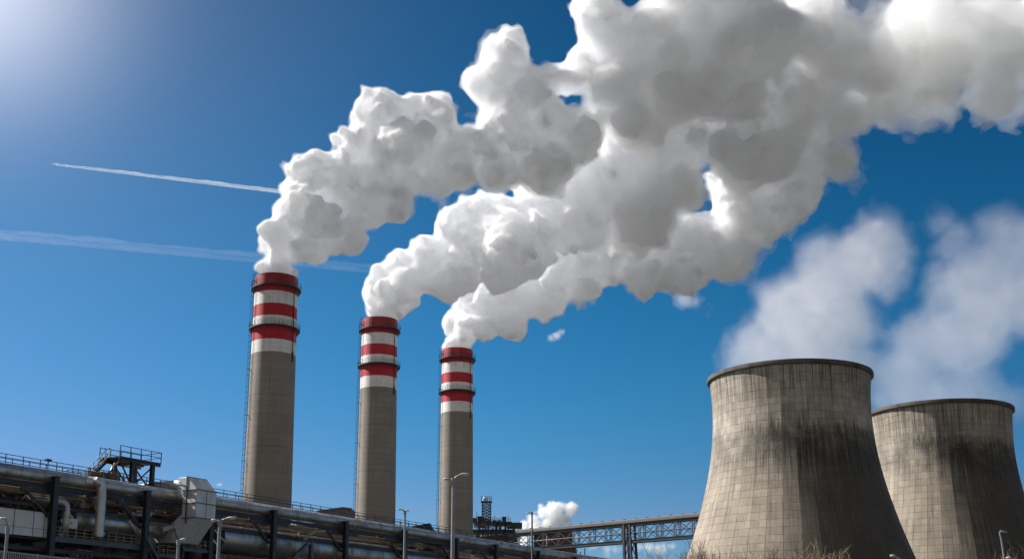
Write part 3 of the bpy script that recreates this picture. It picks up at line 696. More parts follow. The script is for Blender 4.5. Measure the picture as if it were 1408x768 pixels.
# control cabinet
c0, zc = rk(95, 712, -.4); c1_ = rs(107, -.4); zc2 = rk(95, 726, -.4)[1]
b = MB(); b.box(((c0 + c1_) / 2, -.3, (zc + zc2) / 2), (c1_ - c0, .5, zc - zc2)); 
cb = b.build('control_cabinet', M['panel_white'], None, (c0, -.3, zc2), bevel=.03); cb.location = rworld((c0, -.3, zc2)); cb.rotation_euler = (0, 0, RZ); tag(cb, 'pale square cabinet on the lower walkway beside the first column', 'cabinet')
d = MB(); d.box(((c0 + c1_) / 2, -.57, (zc + zc2) / 2), (c1_ - c0 - .2, .03, zc - zc2 - .2)); d.build('door', M['panel_white'], cb, (c0, -.3, zc2)); 
d = MB(); d.bar((c0 + .25, -.62, (zc + zc2) / 2 - .1), (c0 + .25, -.62, (zc + zc2) / 2 + .2), .06); d.bar((c0, -.3, zc2 - .02), (c0, -.3, zl), .1); d.bar((c1_, -.3, zc2 - .02), (c1_, -.3, zl), .1); d.build('stand', M['steel_dark'], cb, (c0, -.3, zc2))
# stairs and small decks at the foot of the second column
def stair(px0, py0, px1, py1, w_, label, mat='steel_grey'):
    a, za = rk(px0, py0, w_); c, zc_ = rk(px1, py1, w_); root = rthing('steel_stair', label, 'stairs', (c, w_, zc_)); Bq = (c, w_, zc_)
    b = MB(); p, q = Vector((a, w_, za)), Vector((c, w_, zc_))
    for y in (0, 1.0): b.bar(p + Vector((0, y, 0)), q + Vector((0, y, 0)), .1, .3)
    n = max(4, int((p - q).length / .45))
    for i in range(n): m = p + (q - p) * (i + .5) / n; b.box((m.x, m.y + .5, m.z), (.3, 1.0, .05))
    b.build('flight', M[mat], root, Bq)
    b = MB()
    for y in (0, 1.0):
        o = Vector((0, y, 0)); b.bar(p + o + Vector((0, 0, 1.1)), q + o + Vector((0, 0, 1.1)), .08)
        for i in range(6): m = p + o + (q - p) * i / 5; b.bar(m, m + Vector((0, 0, 1.1)), .07)
    b.build('handrail', M[mat], root, Bq)
stair(201, 736, 220, 772, -2.4, 'steep grey steel stair descending beside the second column')
def deck(px0, px1, py, w_, dep, label, mat='tan_pipe', legs=True):
    a, z = rk(px0, py, w_); c = rs(px1, w_, py); root = rthing('service_deck', label, 'platform', (a, w_, z)); Bq = (a, w_, z)
    b = MB(); b.box(((a + c) / 2, w_ + dep / 2, z), (c - a, dep, .12)); b.ibeam((a, w_, z - .25), (c, w_, z - .25), .2, .4); b.build('deck', M['steel_grey'], root, Bq)
    b = MB(); railing(b, [(a, w_, z), (c, w_, z)], 1.15, 1.5, .045, (.5,)); railing(b, [(a, w_ + dep, z), (c, w_ + dep, z)], 1.15, 1.5, .045, (.5,)); b.build('railing', M[mat], root, Bq)
    if legs:
        for s_ in (a + .2, c - .2):
            b = MB(); b.bar((s_, w_ + .3, 0), (s_, w_ + .3, z - .45), .3); b.build('leg', M['steel_dark'], root, Bq)
    return root
deck(217, 243, 760, -2.0, 2.5, 'small service deck low under the boxy duct, left one')
deck(252, 292, 752, -1.6, 2.5, 'small service deck low under the boxy duct, nearer the white lamp')
deck(88, 196, 764, 2.5, 2.5, 'long service deck in the dark under the lower walkway')
deck(300, 372, 772, -1.8, 2.0, 'service deck under the very thick pipe beside the white lamp')
# slanting steel stand
a0, az = rk(425, 745, -2.6); a1, az1 = rk(398, 772, -2.6); a2 = rs(427, -2.6, 745)
b = MB(); b.ibeam((a1, -2.6, az1), (a0, -2.6, az), .5, .6, up=(0, 1, 0)); b.ibeam((a2 + .2, -2.6, 0), (a2 + .2, -2.6, az + .3), .6, .6, up=(0, 1, 0)); b.bar((a1 + 1.6, -2.6, 0), (a1 + 1.6, -2.6, az1 + 1.7), .35); b.bar((a1, -2.6, az1), (a1, -2.6, 0), .4)
b.bar((a1 + 1.6, -2.6, az1 + .3), (a2, -2.6, az1 + .3), .2)
o = b.build('steel_stand', M['steel_grey'], None, (a0, -2.6, 0)); o.location = rworld((a0, -2.6, 0)); o.rotation_euler = (0, 0, RZ); tag(o, 'grey steel stand with a slanting beam before the thick pipe', 'steel frame')

# dark machine hall behind the rack
hz = ZT + 1.3
h1 = rs(398, 12, 720)
hl = rthing('machine_hall', 'low dark clad machine hall behind the left end of the rack', 'building', (S0 - 25, 12, 0)); HB = (S0 - 25, 12, 0)
b = MB(); b.box(((S0 - 25 + h1) / 2, 22, hz / 2), (h1 - S0 + 25, 20, hz)); b.build('wall', M['dark_clad'], hl, HB)
b = MB(); b.box(((S0 - 25 + h1) / 2, 22, hz + .2), (h1 - S0 + 25.6, 20.6, .4)); b.build('roof', M['grey_clad'], hl, HB)
for i in range(14):
    s_ = S0 + 4 + i * (h1 - S0) / 14.5
    b = MB(); b.box((s_, 11.97, hz - 8), (3.0, .12, 1.6)); f = b.build('window', M['steel_grey'], hl, HB)
    b = MB(); b.box((s_, 11.9, hz - 8), (2.7, .06, 1.3)); b.build('pane', M['steel_black'], f, HB)
h2, h3 = rs(430, 13, 740), rs(760, 13, 768); hz2 = ZT + .9
hl = rthing('pump_house', 'long dark shed behind the right part of the rack', 'building', (h2, 13, 0)); HB = (h2, 13, 0)
b = MB(); b.box(((h2 + h3) / 2, 20, hz2 / 2), (h3 - h2, 14, hz2)); b.build('wall', M['dark_clad'], hl, HB)
b = MB(); b.box(((h2 + h3) / 2, 20, hz2 + .15), (h3 - h2 + .6, 14.6, .3)); b.build('roof', M['grey_clad'], hl, HB)
# tanks, boxes and pipe ends crowding the space between rack and hall
for i, (px, py, w_, kind, lab) in enumerate((
    (20, 690, 7, 'tank', 'small upright grey tank above the panel house, left one'), (56, 692, 7, 'box', 'dark switch box above the right end of the panel house'), (140, 700, 7, 'tank', 'upright grey tank behind the silver drop leg'),
    (160, 692, 6, 'box', 'dark junction box high behind the drop leg'), (112, 756, 4, 'box', 'pale concrete plinth under the lower walkway'), (165, 752, 4, 'tank', 'squat tank under the right end of the lower walkway'),
    (235, 742, 3, 'box', 'dark box below the lower duct leg'), (268, 742, 3.5, 'tank', 'upright tank below the boxy duct'), (300, 748, 4, 'box', 'grey box between the duct and the very thick pipe'),
    (420, 728, 9, 'tank', 'pale tank seen in the gap behind the rack'), (440, 731, 10, 'box', 'pale box seen in the gap behind the rack'),
    (505, 742, 8, 'box', 'dark box behind the rack between the two middle chimneys'), (560, 752, 7, 'tank', 'upright tank behind the column by the thin twin lamp'), (612, 760, 6, 'box', 'dark box low behind the tall twin lamp'), (652, 762, 4, 'tank', 'pale upright tank right of the tall twin lamp'))):
    s_, z = rk(px, py, w_); mt = M['panel_white'] if 'pale' in lab else M['grey_clad']
    t = rthing('storage_tank' if kind == 'tank' else 'equipment_box', lab, 'tank' if kind == 'tank' else 'box', (s_, w_, 0)); Bq = (s_, w_, 0)
    b = MB()
    if kind == 'tank':
        b.lathe([(1.1, 0), (1.1, z - .3), (.95, z), (.35, z + .25), (.02, z + .3)], 24, (s_, w_, 0)); b.build('vessel', mt, t, Bq, smooth=40)
        b = MB(); b.tube([(s_ + .3, w_, z + .1), (s_ + .3, w_, z + .9), (s_ + 1.2, w_, z + 1.2)], .12, 8)
        for zz in (.5, 1.6, 2.7): b.tube([(s_ + 1.12 * math.cos(a), w_ + 1.12 * math.sin(a), z - zz) for a in np.linspace(0, 2*math.pi, 25)[:-1]], .05, 4, closed=True)
        b.build('nozzle', M['steel_grey'], t, Bq, smooth=40)
    else:
        b.box((s_, w_, z / 2), (2.6, 1.6, z)); b.build('cabinet', mt, t, Bq, bevel=.04)
        b = MB(); b.box((s_, w_, z + .07), (2.8, 1.8, .1))
        for k in range(3): b.box((s_ - .8 + k * .8, w_ - .82, z - 1.0), (.6, .06, 1.2))
        b.build('louvre', M['steel_dark'], t, Bq)
# roof boxes showing above the rack
def roofbox(poly, Y, dep, name, label, mat, trim, cat='building'):
    """polygon given by its corners in the photo, at its own distance, with depth"""
    P = [at_y(x, y, Y) for x, y in poly]; cx = sum(p.x for p in P) / len(P); root = thing(name, label, cat, (cx, Y, 0))
    pl = [(p.x - cx, p.z) for p in P]; xs = [a for a, _ in pl]
    pl = [(min(xs), 0.0)] + pl + [(max(xs), 0.0)]
    b = MB(); b.prism(pl, dep, axis=1); b.build('wall', mat, root)
    b = MB()
    for (x0, z0), (x1, z1) in zip(pl[1:-1], pl[2:-1]):
        b.bar((x0, -.12, z0 + .05), (x1, -.12, z1 + .05), .25, .3, up=(0, 0, 1)); b.box(((x0 + x1) / 2, dep / 2, min(z0, z1) - .3), (abs(x1 - x0) * .98, dep * .96, .2)) if False else None
    b.build('roof_edge', trim, root); return root
r1 = roofbox([(436, 702.5), (471, 697.5), (484, 699)], 300, 30, 'plant_building', 'brown grey plant building peeping over the rack beside the tallest looking chimney', M['grey_clad'], M['steel_grey'])
r2 = roofbox([(560, 725), (591, 719.5), (592, 719.5)], 330, 25, 'plant_building', 'dark wedge roofed building between the two smaller looking chimneys', M['dark_clad'], M['steel_dark'])
# ------------------------------------------------------------------ buildings and machinery beyond the rack
def refinery():
    Y = 430; c = at_y(680, 730, Y); root = thing('process_unit', 'black tangle of pipes and decks right of the smallest looking chimney', 'process plant', (c.x, Y, 0))
    X = lambda px: at_y(px, 720, Y).x - c.x
    Zp = lambda py: at_y(680, py, Y).z
    r2 = random.Random(5); x0, x1 = X(646), X(708); D = 14
    lev = [Zp(764), Zp(750), Zp(738), Zp(728), Zp(717)]
    b = MB()
    for x in np.linspace(x0, x1, 6):
        for y in (0, D): b.bar((x, y, 0), (x, y, lev[-1] if x < X(700) else lev[-2]), .35)
    b.build('frame', M['steel_black'], root)
    for i, z in enumerate(lev):
        b = MB(); b.box(((x0 + x1) / 2, D / 2, z), ((x1 - x0) * (1 if i < 4 else .86), D + 1, .3)); b.build('deck', M['steel_dark'], root)
        b = MB(); railing(b, [(x0, -.4, z + .15), (x1 if i < 4 else x0 + (x1 - x0) * .9, -.4, z + .15)], 1.3, 1.6, .06, (.5,)); b.build('railing', M['rail'], root)
    b = MB()
    for k in range(90):
        x = r2.uniform(x0, x1); y = r2.uniform(.3, 5); z = r2.choice(lev[:4]); h = r2.uniform(1, 3.6)
        if k % 3: b.tube([(x, y, z), (x, y, z + h)], r2.uniform(.12, .4), 7)
        else: b.tube([(x, y, z + h * .6), (min(x1, x + r2.uniform(1.5, 7)), y, z + h * .6)], r2.uniform(.1, .3), 6)
    for k in range(16):
        x = r2.uniform(x0, x1); z = r2.choice(lev[:3]); b.bar((x, 0, z), (x + 2.4, 0, z + 3), .15); b.bar((x + 2.4, .2, z), (x, .2, z + 3), .15)
    o = b.build('pipework', M['steel_grey'], root); o['kind'] = 'stuff'
    b = MB()
    for k in range(7):
        x = x0 + (x1 - x0) * (.1 + .11 * k); h = r2.uniform(.6, 2.2); b.box((x, 3, lev[-1] + h / 2 + .15), (1.5, 2, h)); 
    for k in range(9):
        x = x0 + (x1 - x0) * (.05 + .1 * k); b.tube([(x, 2, lev[-1]), (x, 2, lev[-1] + r2.uniform(1.5, 4.2))], .12, 6)
    b.build('roof_gear', M['steel_dark'], root)['kind'] = 'stuff'
    b = MB(); bx0, bx1 = X(697), X(718); zt = Zp(717.5); zb = Zp(724); b.box(((bx0 + bx1) / 2, 3, (zt + zb) / 2), (bx1 - bx0, 6, zt - zb)); b.build('roof_cabin', M['dark_clad'], root)
    # flare-like lattice tower standing on the unit
    tx = X(668.5); zb = lev[-1]; zt = Zp(688); tw = 1.55
    t = thing('lattice_tower', 'slim dark lattice tower with a basket top above the process plant', 'tower', (c.x + tx, Y + 4, zb))
    b = MB(); H = zt - zb
    for sx in (-1, 1):
        for sy in (-1, 1): b.bar((sx * tw, sy * tw, 0), (sx * tw, sy * tw, H), .3)
    n = 7
    for i in range(n):
        z0, z1 = H * i / n, H * (i + 1) / n
        for sy in (-1, 1):
            b.bar((-tw, sy * tw, z0), (tw, sy * tw, z1), .16); b.bar((tw, sy * tw, z0), (-tw, sy * tw, z1), .16); b.bar((-tw, sy * tw, z1), (tw, sy * tw, z1), .18)
            b.bar((sy * tw, -tw, z0), (sy * tw, tw, z1), .16)
    b.build('lattice', M['steel_dark'], t)
    b = MB(); b.box((0, 0, H + .1), (4.0, 4.0, .25)); b.build('deck', M['steel_dark'], t)
    b = MB(); k = 1.9; railing(b, [(-k, -k, H + .2), (k, -k, H + .2), (k, k, H + .2), (-k, k, H + .2), (-k, -k, H + .2)], 1.7, .8, .05, (.5,)); b.build('railing', M['rail'], t)
    b = MB(); b.lathe([(.8, H + .2), (.8, H + 1.5), (.5, H + 1.9), (.02, H + 2.0)], 14, (-.6, 0, 0)); b.build('tank', M['panel_white'], t, smooth=40)
refinery()
bb = roofbox([(752, 727.5), (786, 722), (787, 722)], 620, 40, 'boiler_house', 'red brown clad boiler house seen through the conveyor bridge', M['brick'], M['steel_dark'])
bb2 = roofbox([(690, 752), (791, 749.5), (792, 750)], 560, 25, 'low_hall', 'dull maroon hall low below the conveyor bridge', worn('maroon_cladding', (.085, .04, .04), (.05, .035, .035), 0.7, 0, .1, .5), M['steel_dark'])
b3 = roofbox([(735, 728), (752, 726.5)], 640, 20, 'boiler_annex', 'dark annex beside the red brown boiler house', M['dark_clad'], M['steel_dark'])
P = at_y(800, 764, 560); 
rf = thing('rooftop_mast', 'thin rooftop mast and rails low below the conveyor bridge', 'mast', (P.x, 560, 0))
b = MB()
for px, py in ((793, 754), (798, 758), (804, 753)):
    p = at_y(px, py, 560); b.bar((p.x - P.x, 0, 0), (p.x - P.x, 0, p.z), .45)
b.build('pole', M['steel_dark'], rf)
b = MB(); x0 = at_y(788, 764, 560).x - P.x; x1 = at_y(822, 764, 560).x - P.x; z0 = at_y(800, 765, 560).z
b.box(((x0 + x1) / 2, 4, z0 / 2), (x1 - x0, 10, z0)); b.build('base_block', M['dark_clad'], rf)

# ------------------------------------------------------------------ lamp posts
def lamp(px_base, py_top, Y, arms, label, r=.11, col='lamp_grey'):
    """arms: list of (px, py) of the far end of each lamp head"""
    top = at_y(px_base, py_top, Y); root = thing('street_lamp', label, 'street lamp', (top.x, Y, 0), 0, 'street lamps')
    H = top.z; b = MB(); b.tube([(0, 0, 0), (0, 0, .5), (0, 0, .55), (0, 0, H)], [r * 1.6, r * 1.6, r * 1.15, r * .72], 12); b.tube([(0, 0, H - .15), (0, 0, H + .06)], r * 1.0, 10)
    b.build('pole', M[col], root, smooth=40)
    for ax, ay in arms:
        e = at_y(ax, ay, Y); v = Vector((e.x - top.x, 0, e.z - H)); L = v.length; hl = min(.62, L * .5); d = v.normalized()
        hs = v - Vector((math.copysign(hl, v.x), 0, hl * .08)); mid = hs * .5 + Vector((0, 0, -.06 * L + .12 * max(0, v.z)))
        b = MB(); b.tube([(0, 0, H - .05), (hs.x * .3, 0, H + hs.z * .42), (hs.x * .65, 0, H + hs.z * .8), (hs.x, 0, H + hs.z)], [r * .5, r * .45, r * .4, r * .4], 8)
        if L > 1.0: b.tube([(0, 0, H - .35), (hs.x * .5, 0, H + hs.z * .5)], r * .22, 6)
        b.build('arm', M[col], root, smooth=50)
        sx = math.copysign(1, v.x); b = MB()
        pts = [(hs.x - sx * .05, 0, H + hs.z), (hs.x + sx * hl * .25, 0, H + hs.z + .03), (hs.x + sx * hl * .7, 0, H + v.z), (hs.x + sx * hl, 0, H + v.z - .02)]
        b.tube([(x, y, z) for x, y, z in pts], [r * .45, r * .8, r * .8, r * .3], 10); zc = H + v.z; b.v = [(x, y * 1.5, zc + (z - zc) * .62) for x, y, z in b.v]; hd = b.build('lamp_head', M['lamp_head'], root, smooth=50)
        b = MB(); b.box((hs.x + sx * hl * .5, 0, H + v.z - r * .48), (hl * .5, r * 1.5, r * .35)); b.build('lens', M['lens'], hd)
    return root
lamp(623.5, 658.5, 60, [(646, 651), (609.5, 658)], 'tall grey twin armed street lamp in front of the smallest looking chimney', .115)
lamp(557, 703, 75, [(546, 699.5), (562.5, 701)], 'thin twin armed street lamp between the two smaller looking chimneys', .09)
lamp(302.5, 716, 45, [(325, 711), (290.5, 714.5)], 'pale street lamp with flat wide head beside the boxy duct', .085)
lamp(245.5, 743.5, 48, [(256.5, 740.5)], 'low pale street lamp with one short head under the boxy duct', .08)
lamp(10.5, 727, 32, [(-3, 712)], 'curved arm street lamp at the far left before the panel house', .055)
lamp(731.5, 704, 95, [(723.5, 704.3)], 'thin single headed street lamp before the conveyor bridge', .09, 'steel_grey')
lamp(1235, 767, 60, [(1223.5, 763)], 'street lamp head peeping up before the large cooling tower', .1)
lamp(1396, 769, 55, [(1383, 766)], 'low street lamp at the far right before the second cooling tower', .1)
# slender leaning mast
p0, p1, p2 = at_y(1382, 775, 70), at_y(1377, 742, 70), at_y(1374.5, 731, 70)
b = MB(); b.tube([(p0.x + .3, 70, 0), tuple(p0), tuple(p1), tuple(p2)], [.09, .07, .055, .05], 8); b.tube([tuple(p2), (p2.x + .1, 70, p2.z + .05), (p2.x + .42, 70, p2.z + .02)], [.05, .07, .04], 8)
mk = b.build('leaning_pole', M['lamp_grey'], None, (p0.x, 70, 0), smooth=40); mk.location = (p0.x, 70, 0); tag(mk, 'slender leaning grey pole before the second cooling tower', 'pole')

# ------------------------------------------------------------------ pale fence on its retaining wall, bottom left
A = at_z(-30, 752.5, 7.0); B_ = at_z(118, 769, 7.0); d = Vector((B_.x - A.x, B_.y - A.y, 0)); L = d.length; ang = math.atan2(d.y, d.x)
rw = thing('retaining_wall', 'concrete retaining wall carrying the pale fence at bottom left', 'wall', (A.x, A.y, 0), ang)
b = MB(); b.box((L / 2 - 5, .3, 2.8), (L + 22, .6, 5.6)); b.build('wall', M['concrete'], rw)
b = MB(); b.box((L / 2 - 5, .3, 5.69), (L + 22, .75, .18)); b.build('coping', M['concrete'], rw)
fe = thing('picket_fence', 'pale metal picket fence along the bottom left corner', 'fence', (A.x, A.y, 5.78), ang)
b = MB(); h = 7.0 - 5.78
for i in range(int((L + 10) / .16)): b.box((-5 + i * .16, .3, h / 2 + .05), (.045, .025, h - .14))
b.build('picket', M['fence'], fe)['kind'] = 'stuff'
b = MB(); b.box((L / 2, .3, h), (L + 10, .06, .06)); b.build('top_rail', M['fence'], fe)
b = MB(); b.box((L / 2, .3, .12), (L + 10, .05, .05)); b.build('bottom_rail', M['fence'], fe)
for i in range(int((L + 10) / 2.4)):
    b = MB(); b.box((-5 + .08 + i * 2.4, .3, h / 2 + .03), (.08, .08, h + .06)); b.build('post', M['fence'], fe)

# ------------------------------------------------------------------ bare trees
def bare_tree(px, py_top, Y, label, seed, spread=1.0, mat='bark', group='bare trees before the cooling towers'):
    r = random.Random(seed); top = at_y(px, py_top, Y); H = top.z
    root = thing('bare_tree', label, 'tree', (top.x, Y, 0), r.uniform(0, 6), group)
    tr = MB(); cr = MB()
    def grow(p, d, L, rad, lev):
        pts = [p]; n = 3 if lev < 3 else 2; q = p.copy(); dd = d.copy()
        for i in range(n):
            dd = (dd + Vector((r.gauss(0, .13), r.gauss(0, .13), r.uniform(0, .12)))).normalized(); q = q + dd * (L / n); pts.append(q.copy())
        (tr if lev == 0 else cr).tube(pts, [rad * (1 - .45 * i / n) for i in range(n + 1)], 6 if lev < 2 else 3, cap=False)
        if lev >= 5: return
        k = r.randint(3, 4) if lev < 4 else r.randint(2, 4)
        for j in range(k):
            f = r.uniform(.45, 1.0) if j else 1.0; i = min(n - 1, int(f * n)); bp = pts[i].lerp(pts[i + 1], f * n - i) if f < 1 else pts[-1]
            az = r.uniform(0, 2 * math.pi); sp = r.uniform(.35, .85) * spread; side = Vector((math.cos(az), math.sin(az), 0))
            nd_ = (dd * 1.0 + side * sp + Vector((0, 0, .18))).normalized()
            grow(bp, nd_, L * r.uniform(.58, .82), max(.009, rad * .55 * r.uniform(.8, 1.1)), lev + 1)
    grow(Vector((0, 0, 0)), Vector((0, 0, 1)), H * .30, H * .016, 0)
    m = max(v.z if isinstance(v, Vector) else v[2] for v in cr.v); s = H / m
    for mb in (tr, cr): mb.v = [(v[0] * s, v[1] * s, v[2] * s) for v in mb.v]
    tr.build('trunk', M[mat], root); cr.build('crown', M[mat], root)
for i, (px, py, Y, lab, mat) in enumerate((
    (936, 735, 85, 'bare tree left of the large cooling tower under the conveyor bridge', 'bark_dark'), (914, 745, 95, 'small bare tree leftmost under the conveyor bridge', 'bark_dark'),
    (968, 749, 80, 'bare tree at the left foot of the large cooling tower', 'bark'), (988, 744, 78, 'second bare tree from the left edge of the large cooling tower', 'bark'),
    (1014, 747, 82, 'low bare tree between two taller ones before the lit tower side', 'bark'), (1042, 743, 76, 'twiggy bare tree before the lit middle of the large tower', 'bark'),
    (1066, 738, 80, 'tallest bare tree before the large cooling tower', 'bark'), (1094, 748, 84, 'bare tree just right of the tallest one', 'bark'),
    (1112, 743, 78, 'bare tree where the large tower turns dark', 'bark'), (1134, 750, 82, 'rightmost bare tree before the large cooling tower', 'bark'),
    (1352, 757, 85, 'low bare tree at the foot of the second cooling tower', 'bark'), (1394, 743, 75, 'bare tree at the far right edge', 'bark_dark'), (1372, 756, 80, 'bare tree behind the slender leaning pole', 'bark'),
    (842, 763, 120, 'tiny bare treetop left of the bridge trestle', 'bark_dark'), (518, 752, 62, 'dark bare shrub before the thick pipe between the two right chimneys', 'bark_dark'))):
    bare_tree(px, py, Y, lab, 40 + i, 1.15, mat)
# ------------------------------------------------------------------ steam
def interp_matrix(n, freq, m):
    x = np.arange(n) * freq; i = np.floor(x).astype(int); f = x - i; f = f * f * (3 - 2 * f)
    M = np.zeros((n, m), np.float32); r = np.arange(n)
    M[r, i] = 1 - f; M[r, i + 1] += f
    return M
def noise3(shape, vox, wavelength, rng):
    fr = vox / wavelength; ms = [int(n * fr) + 3 for n in shape]
    a = rng.random(ms).astype(np.float32) * 2 - 1
    for ax in range(3):
        M = interp_matrix(shape[ax], fr, ms[ax])
        a = np.moveaxis(np.tensordot(M, a, axes=(1, ax)), 0, ax)
    return a
def surface_nets(f, iso, origin, vox):
    """quads of the surface f = iso (f < iso is inside)"""
    f = f - iso
    for ax in range(3):                                      # always closed at the rim of the grid
        b = np.moveaxis(f, ax, 0); b[0] = np.maximum(b[0], 1); b[1] = np.maximum(b[1], 1); b[-1] = np.maximum(b[-1], 1); b[-2] = np.maximum(b[-2], 1)
    ins = f < 0
    nx, ny, nz = f.shape
    cnt = np.zeros((nx-1, ny-1, nz-1), np.int8)
    for a in (0, 1):
        for b in (0, 1):
            for c in (0, 1):
                cnt += ins[a:nx-1+a, b:ny-1+b, c:nz-1+c]
    act = (cnt > 0) & (cnt < 8)
    idx = np.full(act.shape, -1, np.int64); I, J, K = np.nonzero(act); idx[I, J, K] = np.arange(len(I))
    pos = np.zeros((len(I), 3), np.float32); wt = np.zeros(len(I), np.float32)
    base = np.stack([I, J, K], 1).astype(np.float32)
    cor = [(0,0,0),(1,0,0),(0,1,0),(1,1,0),(0,0,1),(1,0,1),(0,1,1),(1,1,1)]
    vals = [f[I+a, J+b, K+c] for a, b, c in cor]
    for p in range(8):
        for ax in range(3):
            q = p | (1 << ax)
            if q == p: continue
            v0, v1 = vals[p], vals[q]; cr = (v0 < 0) != (v1 < 0)
            t = np.where(cr, v0 / np.where(cr, v0 - v1, 1), 0)
            P = np.array(cor[p], np.float32)[None] + t[:, None] * np.eye(3, dtype=np.float32)[ax][None]
            pos += P * cr[:, None]; wt += cr
    verts = (base + pos / wt[:, None]) * vox + np.asarray(origin, np.float32)
    quads = []
    for ax in range(3):
        s0 = [slice(None)] * 3; s1 = [slice(None)] * 3; s0[ax] = slice(0, -1); s1[ax] = slice(1, None)
        a, b = ins[tuple(s0)], ins[tuple(s1)]
        o1, o2 = [(1, 2), (2, 0), (0, 1)][ax]
        X = np.stack(np.nonzero(a != b), 1)
        sh = np.array(act.shape)
        ok = (X[:, o1] > 0) & (X[:, o2] > 0) & (X[:, o1] < sh[o1]) & (X[:, o2] < sh[o2]) & (X[:, ax] < sh[ax])
        X = X[ok]; flip = b[X[:, 0], X[:, 1], X[:, 2]]
        def g(d1, d2):
            Y = X.copy(); Y[:, o1] -= d1; Y[:, o2] -= d2
            return idx[Y[:, 0], Y[:, 1], Y[:, 2]]
        q = np.stack([g(1, 1), g(0, 1), g(0, 0), g(1, 0)], 1)
        q[flip] = q[flip][:, ::-1]
        quads.append(q)
    return verts, np.concatenate(quads)
def blur3(a, passes):
    for _ in range(passes):
        for ax in range(3):
            b = np.moveaxis(a, ax, 0); o = b.copy(); o[1:-1] = (b[:-2] + 2 * b[1:-1] + b[2:]) * np.float32(.25); a = np.moveaxis(o, 0, ax)
    return a
def np_mesh(name, chunks, mats):
    """chunks: list of (verts, quads, slot)"""
    V = np.concatenate([c[0] for c in chunks]); off = 0; Q = []; Sl = []
    for v, q, s in chunks:
        Q.append(q + off); off += len(v); Sl.append(np.full(len(q), s))
    Q = np.concatenate(Q); Sl = np.concatenate(Sl)
    me = bpy.data.meshes.new(name)
    me.vertices.add(len(V)); me.vertices.foreach_set('co', V.astype(np.float32).ravel())
    me.loops.add(Q.size); me.loops.foreach_set('vertex_index', Q.astype(np.int32).ravel())
    me.polygons.add(len(Q)); me.polygons.foreach_set('loop_start', (np.arange(len(Q)) * 4).astype(np.int32))
    me.polygons.foreach_set('material_index', Sl.astype(np.int32))
    for m in mats: me.materials.append(m)
    me.update(calc_edges=True); me.validate()
    return me
def vol_mat(name, density, col=(1, 1, 1), g=0.2, absorb=0.0):
    m = bpy.data.materials.new(name); m.use_nodes = True; n = m.node_tree.nodes; n.clear()
    o = n.new('ShaderNodeOutputMaterial'); v = n.new('ShaderNodeVolumeScatter')
    v.inputs['Color'].default_value = (*col, 1); v.inputs['Density'].default_value = density; v.inputs['Anisotropy'].default_value = g
    m.node_tree.links.new(v.outputs[0], o.inputs['Volume'])
    return m

def blob_field(blobs, vox, seed, kids=(26, 10), pad=4.0, rough=1.0, rough_fn=None, ksize=(0.18, 0.42)):
    """blobs: rows x, y, z, r in metres -> signed distance field of a cauliflower of spheres"""
    rng = np.random.default_rng(seed)
    B = np.array(blobs, np.float64)
    lo = (B[:, :3] - B[:, 3:] * 1.5 - pad).min(0); hi = (B[:, :3] + B[:, 3:] * 1.5 + pad).max(0)
    shape = np.ceil((hi - lo) / vox).astype(int) + 1
    D = np.full(shape, 9.0, np.float32)
    def splat(c, r, mg=3.2):
        m = r + mg
        a = np.maximum(np.floor((c - m - lo) / vox).astype(int), 0); b = np.minimum(np.ceil((c + m - lo) / vox).astype(int) + 1, shape)
        if (b <= a).any(): return
        ax = [((np.arange(a[k], b[k]) * vox + lo[k] - c[k]) ** 2).astype(np.float32) for k in range(3)]
        d = np.sqrt(ax[0][:, None, None] + ax[1][None, :, None] + ax[2][None, None, :]) - np.float32(r)
        v = D[a[0]:b[0], a[1]:b[1], a[2]:b[2]]; np.minimum(v, d, out=v)
    def depth(P):
        return (np.linalg.norm(P[:, None, :] - B[None, :, :3], axis=2) - B[None, :, 3]).min(1)
    for x, y, z, r in B:
        c = np.array((x, y, z)); splat(c, r, 9.0)
        u = rng.normal(size=(kids[0], 3)); u /= np.linalg.norm(u, axis=1)[:, None]
        P = c + u * r * 0.9; ok = depth(P) > -0.35 * r
        for p in P[ok]:
            r1 = r * rng.uniform(*ksize); splat(p, r1, 4.5)
            u2 = rng.normal(size=(kids[1], 3)); u2 /= np.linalg.norm(u2, axis=1)[:, None]
            for q in p + u2 * r1 * 0.92:
                splat(q, r1 * rng.uniform(0.18, 0.4))
    if rough_fn: rough = rough_fn(lo, shape)
    for wl, am in ((10, 2.2), (5, 1.5), (2.6, .95), (1.4, .5)):      # billows: rounded bulges with sharp creases between
        if wl > 2 * vox: D += (0.33 - np.abs(noise3(shape, vox, wl, rng))) * np.asarray(am * (rough if wl < 8 else 1.0), np.float32)
    D += noise3(shape, vox, 6, rng) * np.asarray(.5 * rough, np.float32)
    return D, lo, shape

# ------------------------------------------------------------------ the three chimney plumes
def core_mat():
    """the inside of the steam, too thick to see into: it scatters light back and passes it on"""
    t = NT('steam_core'); p = t.pos(); t.n.remove(t.b)
    bp = t.new('Bump'); bp.inputs['Strength'].default_value = .75; bp.inputs['Distance'].default_value = .75
    t.put(bp.inputs['Height'], t.math('ADD', t.noise(p, .55, 6, .62), t.math('MULTIPLY', t.noise(p, 1.7, 4, .6), .35)))
    m = t.new('MixShader'); m.inputs[0].default_value = .5
    for i, k in enumerate(('BsdfDiffuse', 'BsdfTranslucent')):
        d = t.new(k); d.inputs[0].default_value = (.965, .97, .985, 1); t.l.new(bp.outputs[0], d.inputs['Normal']); t.l.new(d.outputs[0], m.inputs[1 + i])
    t.l.new(m.outputs[0], t.n['Material Output'].inputs[0]); return t.mat
V_THIN, V_SOFT, V_CORE, V_BODY = vol_mat('steam_wisp', .05, g=0), vol_mat('steam_soft', .09, g=0), core_mat(), vol_mat('steam_body', .22, g=0)
